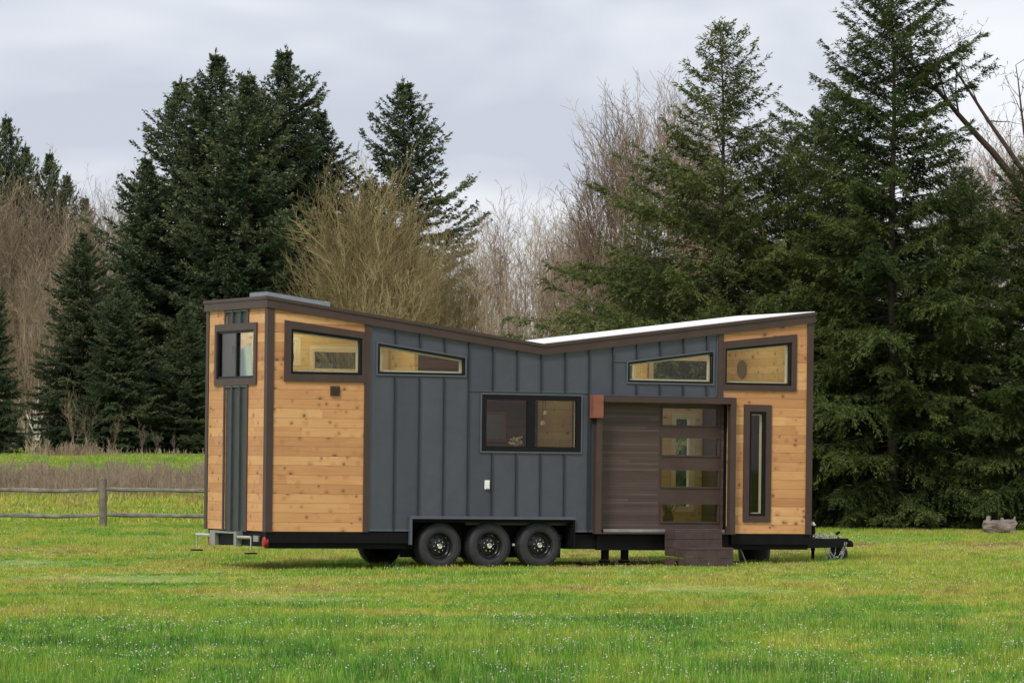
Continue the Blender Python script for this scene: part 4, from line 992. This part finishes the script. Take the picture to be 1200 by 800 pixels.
# far left bare wood
LG = 'bare trees at the far left edge of the wood'
far = fan_mesh(53, 12.0, 170, lambda z: 2.3*np.sqrt(np.clip(1-((z-0.55)/0.47)**2, 0.02, 1))*np.clip(z*2.4, .1, 1), stems=2, r_tip=0.008, r_base=0.15, shell=.9, step=.32, jit=.1, trunk_n=6, tw=(2, .8))
e = btree(20, 322, 190, far, 'twig_brown', 'greybark', sx=1.1, label='tall brown bare tree in front of the top left pines', cat='bare tree', group=LG); frc = kids(e)
lab = ['brown bare tree cut by the left frame edge', 'brown bare tree left of the pale birch top', 'brown bare tree with forked stems beside the medium fir', 'bare tree showing between the medium fir and the fir group', 'thin pale bare tree touching the left side of the largest fir', 'low brown bare tree at the foot of the left pines', 'lower bare tree right of the birch trunk', 'bushy brown bare tree right of the frame-edge fir', 'small bare tree behind the medium fir', 'bare tree behind the frame-edge fir']
for i, (px, D, top, sx) in enumerate(((-6, 318, 215, 1.0), (52, 330, 240, 1.0), (78, 322, 228, 1.0), (122, 335, 222, 1.0), (136, 330, 208, 0.8), (34, 312, 310, 1.3), (66, 310, 330, 1.2))):
    bt(px, D, top, frc, 0.8*i+.3, sx, 0, lab[i], LG)
e = btree(44, 305, 285, tallb, 'twig_brown', 'birch', sx=0.9, label='birch with a white trunk between the frame-edge fir and the medium fir', cat='birch')
# saplings at the foot of the firs
sap = fan_mesh(59, 12.0, 12, lambda z: 3.0*np.clip(z*1.3, .1, 1), stems=1, r_tip=0.012, r_base=0.06, shell=.95, step=.25, jit=.12, trunk_n=3, tw=(2, .4))
SG_ = 'pale saplings at the foot of the firs'
for i, (px, top, l) in enumerate(((88, 445, 'pale bare sapling below the medium fir'), (102, 470, 'shorter bare sapling right of the one below the medium fir'), (132, 480, 'thin bare sapling left of the fir group foot'), (166, 490, 'bright forked sapling before the dark foot of the firs'), (185, 500, 'small bare sapling right of the bright forked one'), (205, 505, 'last small sapling beside the house corner'))):
    btree(px, 279, top, sap if i == 0 else sapc, 'twig_pink', 'birch', rot=i*1.3, sx=1.0, label=l, cat='sapling', group=SG_)
    if i == 0: sapc = kids([o for o in bpy.data.objects if o.get('label') == l][0])
# dead leaning tree at the top right
def dead_tree_mesh():
    g = np.random.default_rng(61); T, C = Segs(), Segs()
    def limb(p, d, L, r, lev):
        n = max(3, int(L/0.35)); p = np.array(p, float); d = nrm(np.array(d, float)); S = T if lev < 2 else C
        for i in range(n):
            q = p+d*L/n; r1, r2 = r*(1-i/n*.8), r*(1-(i+1)/n*.8); S.add(p, q, r1, r2, 0.4)
            if lev < 4 and i >= (3 if lev == 0 else 1) and q[2] > 6.2:
                for _ in range((1, 1, 1, 1)[lev]+int(g.random() < .5)):
                    if g.random() < (0.9, 0.95, 0.9, .7)[lev]:
                        o = nrm(g.normal(size=3)*np.array([1, .7, 1])+np.array([0, 0, .25])); limb(q, d*0.5+o*0.8, L*g.uniform(.25, .5)*(1-.4*i/n), max(.006, r2*.45), lev+1)
            p = q; d = nrm(d+g.normal(size=3)*(0.06, .15, .24, .3, .3)[lev])
    limb((0, 0, 0), (-0.06, 0, 1), 8.4, 0.15, 1)
    limb((-0.45, 0, 7.6), (-0.85, 0, 1), 4.4, 0.095, 0)
    limb((-0.35, 0.05, 7.9), (-0.72, 0.1, 1), 3.4, 0.065, 0)
    limb((-0.3, 0, 6.6), (0.45, 0, 1), 3.8, 0.07, 0)
    limb((-0.3, 0, 7.8), (-0.05, 0, 1), 2.6, 0.045, 0)
    limb((-0.3, 0, 6.4), (-1, 0, .75), 2.2, 0.05, 0)
    limb((-0.2, 0, 5.8), (1, 0, .9), 2.6, 0.045, 0)
    return C.mesh(4), T.mesh(7)
dead = dead_tree_mesh()
e = tree('dead_tree', at(1222, 99), 99, *dead, 'deadbark', 'deadbark', label='leaning reddish dead tree with bare forked limbs in the top right corner', cat='dead tree')
# far tree line closing the meadow
TL = 'distant conifers closing the horizon'
rt = np.random.default_rng(71); k = 0
for px in range(-200, 1480, 70):
    hgt = 165 if px < 230 else (105 if px < 740 else 130)
    D = 400+rt.uniform(-12, 25); top = 515-hgt*rt.uniform(0.75, 1.0)
    more(px+rt.uniform(-10, 10), D, top, (fac, fbc)[k % 2], rt.uniform(0, 6), 'small distant conifer in the far tree line behind the meadow', zs=1.0, grp=TL); k += 1

# ------------------------------------------------------------------ grass, weeds, flowers
def blades(seed, n, size, h, w, lean=0.45, droopy=0.3):
    g = np.random.default_rng(seed)
    p = np.zeros((n, 3)); p[:, :2] = g.uniform(-size/2, size/2, (n, 2))
    cl = g.uniform(-size/2, size/2, (max(6, n//22), 2)); sel = g.random(n) < 0.55
    p[sel, :2] = cl[g.integers(0, len(cl), sel.sum())]+g.normal(size=(sel.sum(), 2))*0.035*(w/0.006)
    hh = (h[0]+(h[1]-h[0])*g.random(n)**1.7)[:, None]; az = g.uniform(0, 6.283, n); dh = np.stack([np.cos(az), np.sin(az), 0*az], 1)
    ln = g.uniform(0.1, lean, n)[:, None]; fa_ = g.uniform(0, 3.14, n); sv = np.stack([np.cos(fa_), np.sin(fa_), 0*fa_], 1)*(w*g.uniform(0.6, 1.3, n))[:, None]
    m = p+dh*hh*ln*0.35+UP*hh*0.55; tip = p+dh*hh*ln+UP*hh*(1-ln*droopy)
    V = np.stack([p-sv/2, p+sv/2, m+sv*0.4, m-sv*0.4, tip], 1).reshape(-1, 3); b = (np.arange(n)*5)[:, None]
    return V, b+np.array([[0, 1, 2, 3]]), b+np.array([[3, 2, 4]]), np.repeat(g.random(n), 5)
def gn_scatter(name, pts, rots, scl, idx, sources, **k):
    me = bpy.data.meshes.new(name); me.from_pydata([tuple(p) for p in pts], [], [])
    a = me.attributes.new('rz', 'FLOAT', 'POINT'); a.data.foreach_set('value', np.asarray(rots, np.float32))
    a = me.attributes.new('sc', 'FLOAT_VECTOR', 'POINT'); a.data.foreach_set('vector', np.asarray(scl, np.float32).ravel())
    a = me.attributes.new('ix', 'INT', 'POINT'); a.data.foreach_set('value', np.asarray(idx, np.int32))
    o = bpy.data.objects.new(name, me); COL.objects.link(o); me.materials.append(M['grass'])
    ng = bpy.data.node_groups.new(name, 'GeometryNodeTree')
    ng.interface.new_socket('Geometry', in_out='INPUT', socket_type='NodeSocketGeometry'); ng.interface.new_socket('Geometry', in_out='OUTPUT', socket_type='NodeSocketGeometry')
    N = ng.nodes.new; L = ng.links.new
    gi, go = N('NodeGroupInput'), N('NodeGroupOutput'); ji = N('GeometryNodeGeometryToInstance')
    for s in reversed(sources):
        oi = N('GeometryNodeObjectInfo'); oi.inputs['Object'].default_value = s; L(oi.outputs['Geometry'], ji.inputs[0])
    ip = N('GeometryNodeInstanceOnPoints'); L(gi.outputs[0], ip.inputs['Points']); L(ji.outputs[0], ip.inputs['Instance']); ip.inputs['Pick Instance'].default_value = True
    def attr(nm, ty):
        n = N('GeometryNodeInputNamedAttribute'); n.data_type = ty; n.inputs['Name'].default_value = nm; return n.outputs[0]
    L(attr('ix', 'INT'), ip.inputs['Instance Index']); L(attr('sc', 'FLOAT_VECTOR'), ip.inputs['Scale'])
    cx = N('ShaderNodeCombineXYZ'); L(attr('rz', 'FLOAT'), cx.inputs[2]); L(cx.outputs[0], ip.inputs['Rotation'])
    L(ip.outputs[0], go.inputs[0])
    md = o.modifiers.new('scatter', 'NODES'); md.node_group = ng
    return tag(o, **k)
def src(nm, seed, n, size, h, w, **kw):
    V, Q, T, ti = blades(seed, n, size, h, w, **kw); return npmesh(nm, V, Q, 'grass', tris=T, tint=ti, link=False)
NEAR = [src('grass_patch', 100+i, 2300, 1.15, (0.025, 0.105), 0.0058, lean=0.95, droopy=.5) for i in range(4)]
MID = [src('grass_patch', 110+i, 1500, 1.7, (0.025, 0.075), 0.009) for i in range(4)]
FARP = [src('grass_patch', 120+i, 1500, 5.0, (0.08, 0.24), 0.028, lean=0.7) for i in range(4)]
def grid(y0, y1, step, seed, hfun):
    g = np.random.default_rng(seed); P = []
    y = y0
    while y < y1:
        hw = y*0.1158*1.12+1.5
        for x in np.arange(-hw, hw, step): P.append((x+g.uniform(-.15, .15)*step, y+g.uniform(-.15, .15)*step))
        y += step
    P = np.array(P); z = gz(P[:, 1]); n = len(P)
    zs = hfun(P, g); s = np.stack([np.ones(n), np.ones(n), zs], 1)
    return np.column_stack([P, z]), g.uniform(0, 6.283, n), s, g.integers(0, 4, n)
def hn(P, g):
    base = np.clip(1.75-(P[:, 1]-38)*0.055, 0.72, 1.75)
    return base*(0.80+0.25*np.sin(P[:, 0]*1.1+P[:, 1]*0.37)+0.2*g.random(len(P))+0.55*(g.random(len(P)) < 0.14))
gn_scatter('meadow_grass', *grid(31, 60, 1.0, 1, hn), NEAR, kind='stuff', label='green meadow grass in the foreground before the house', cat='grass')
gn_scatter('lawn_grass', *grid(60, 106, 1.5, 2, lambda P, g: 0.75+0.3*np.sin(P[:, 0]*0.7+P[:, 1]*0.23)+0.35*g.random(len(P))), MID, kind='stuff', label='short mossy lawn under and behind the house', cat='grass')
gn_scatter('field_grass', *grid(106, 330, 4.4, 3, lambda P, g: np.where(P[:, 1] < 125, 0.8, 1.0)*(0.7+0.6*g.random(len(P)))), FARP, kind='stuff', label='rough field grass beyond the fence', cat='grass')
# white flowers
g = np.random.default_rng(9); P = []
def clump(n, cx, cy, sx, sy): P.extend(zip(g.normal(cx, sx, n), g.normal(cy, sy, n)))
for _ in range(420):
    y = 33+g.random()**1.3*60; hw = y*0.118; clump(int(g.integers(3, 15)), g.uniform(-hw, hw), y, g.uniform(.1, .6), g.uniform(.2, 1.2))
for _ in range(120):
    y = g.uniform(35, 47); hw = y*0.118; clump(int(g.integers(5, 20)), g.uniform(-hw, hw), y, g.uniform(.1, .5), g.uniform(.2, .8))
for _ in range(1800):
    y = 33+g.random()*64; hw = y*0.118; P.append((g.uniform(-hw, hw), y))
P = np.array(P); P = P[(P[:, 1] > 31) & (P[:, 1] < 98)]; n = len(P)
hgt = np.clip(0.15-(P[:, 1]-38)*0.004, 0.055, 0.15)*g.uniform(0.7, 1.2, n)
C = np.column_stack([P, hgt]); rad = g.uniform(0.0035, 0.0085, n)*(1+(P[:, 1]-35)*0.006); nv = nrm(UP+g.normal(size=(n, 3))*0.55); ux = nrm(np.cross(nv, [0.3, 1, 0.1])); uy = np.cross(nv, ux)
V = [C+nv*rad[:, None]*0.7]+[C+(ux*math.cos(t)+uy*math.sin(t))*rad[:, None] for t in [i*math.pi/3 for i in range(6)]]+[C-nv*rad[:, None]*0.8]
V = np.stack(V, 1).reshape(-1, 3); b = (np.arange(n)*8)[:, None]
T = np.concatenate([b+np.array([[0, 1+i, 1+(i+1) % 6]]) for i in range(6)]+[b+np.array([[7, 1+(i+1) % 6, 1+i]]) for i in range(6)])
npmesh('daisies', V, None, 'petal', tris=T, tint=np.repeat(g.random(n), 8), kind='stuff', label='tiny white daisies sprinkled through the meadow grass', cat='flowers')
# brown dead weeds beyond the fence
def stems(n, seed, area, h, w, m, name, kids_=3, **k):
    g = np.random.default_rng(seed); S = Segs()
    for i in range(n):
        x, y = area(g); z = float(gz(y)); pn = 0.5+0.5*math.sin(x*1.3+2*math.sin(y*.4)+math.sin(x*3.1)); hh = (h[0]+(h[1]-h[0])*g.random())*(0.62+0.5*pn); t = min(1, max(0, g.random()*.6+pn*.4))
        if g.random() > 0.45+0.6*pn: continue
        lx, ly = g.normal()*0.10*hh, g.normal()*0.10*hh; p1 = (x+lx*.4, y+ly*.4, z+hh*.55); p2 = (x+lx, y+ly, z+hh)
        S.add((x, y, z), p1, w, w*.8, t); S.add(p1, p2, w*.8, w*.4, t)
        for j in range(kids_):
            f = g.uniform(.35, .95); q = (x+lx*f, y+ly*f, z+hh*f); a = g.uniform(0, 6.28); l = hh*g.uniform(.12, .32)
            S.add(q, (q[0]+math.cos(a)*l*.6, q[1]+math.sin(a)*l*.6, q[2]+l), w*.6, w*.35, min(1, t+.1))
    V, Q, T_ = S.mesh(3); return npmesh(name, V, Q, m, tint=T_, **k)
stems(12500, 5, lambda g: (g.uniform(-21, 3), 130+15*(g.random()+g.random())), (0.35, 0.95), 0.012, 'weed', 'dead_weeds', kids_=4, kind='stuff', label='band of brown dead weeds beyond the rail fence', cat='weeds')
stems(700, 6, lambda g: (-30+abs(g.normal())*6, g.uniform(276, 286)), (0.12, 0.45), 0.016, 'twig_brown', 'bramble_thicket', kids_=7, kind='stuff', label='brown leafless bramble at the foot of the left firs', cat='brush')
stems(420, 7, lambda g: (g.normal(-27.2, 1.2), g.uniform(268, 274)), (0.2, 1.1), 0.018, 'twig_brown', 'bramble_mound', kids_=8, kind='stuff', label='taller mound of reddish-brown bramble jutting into the field at the left', cat='brush')
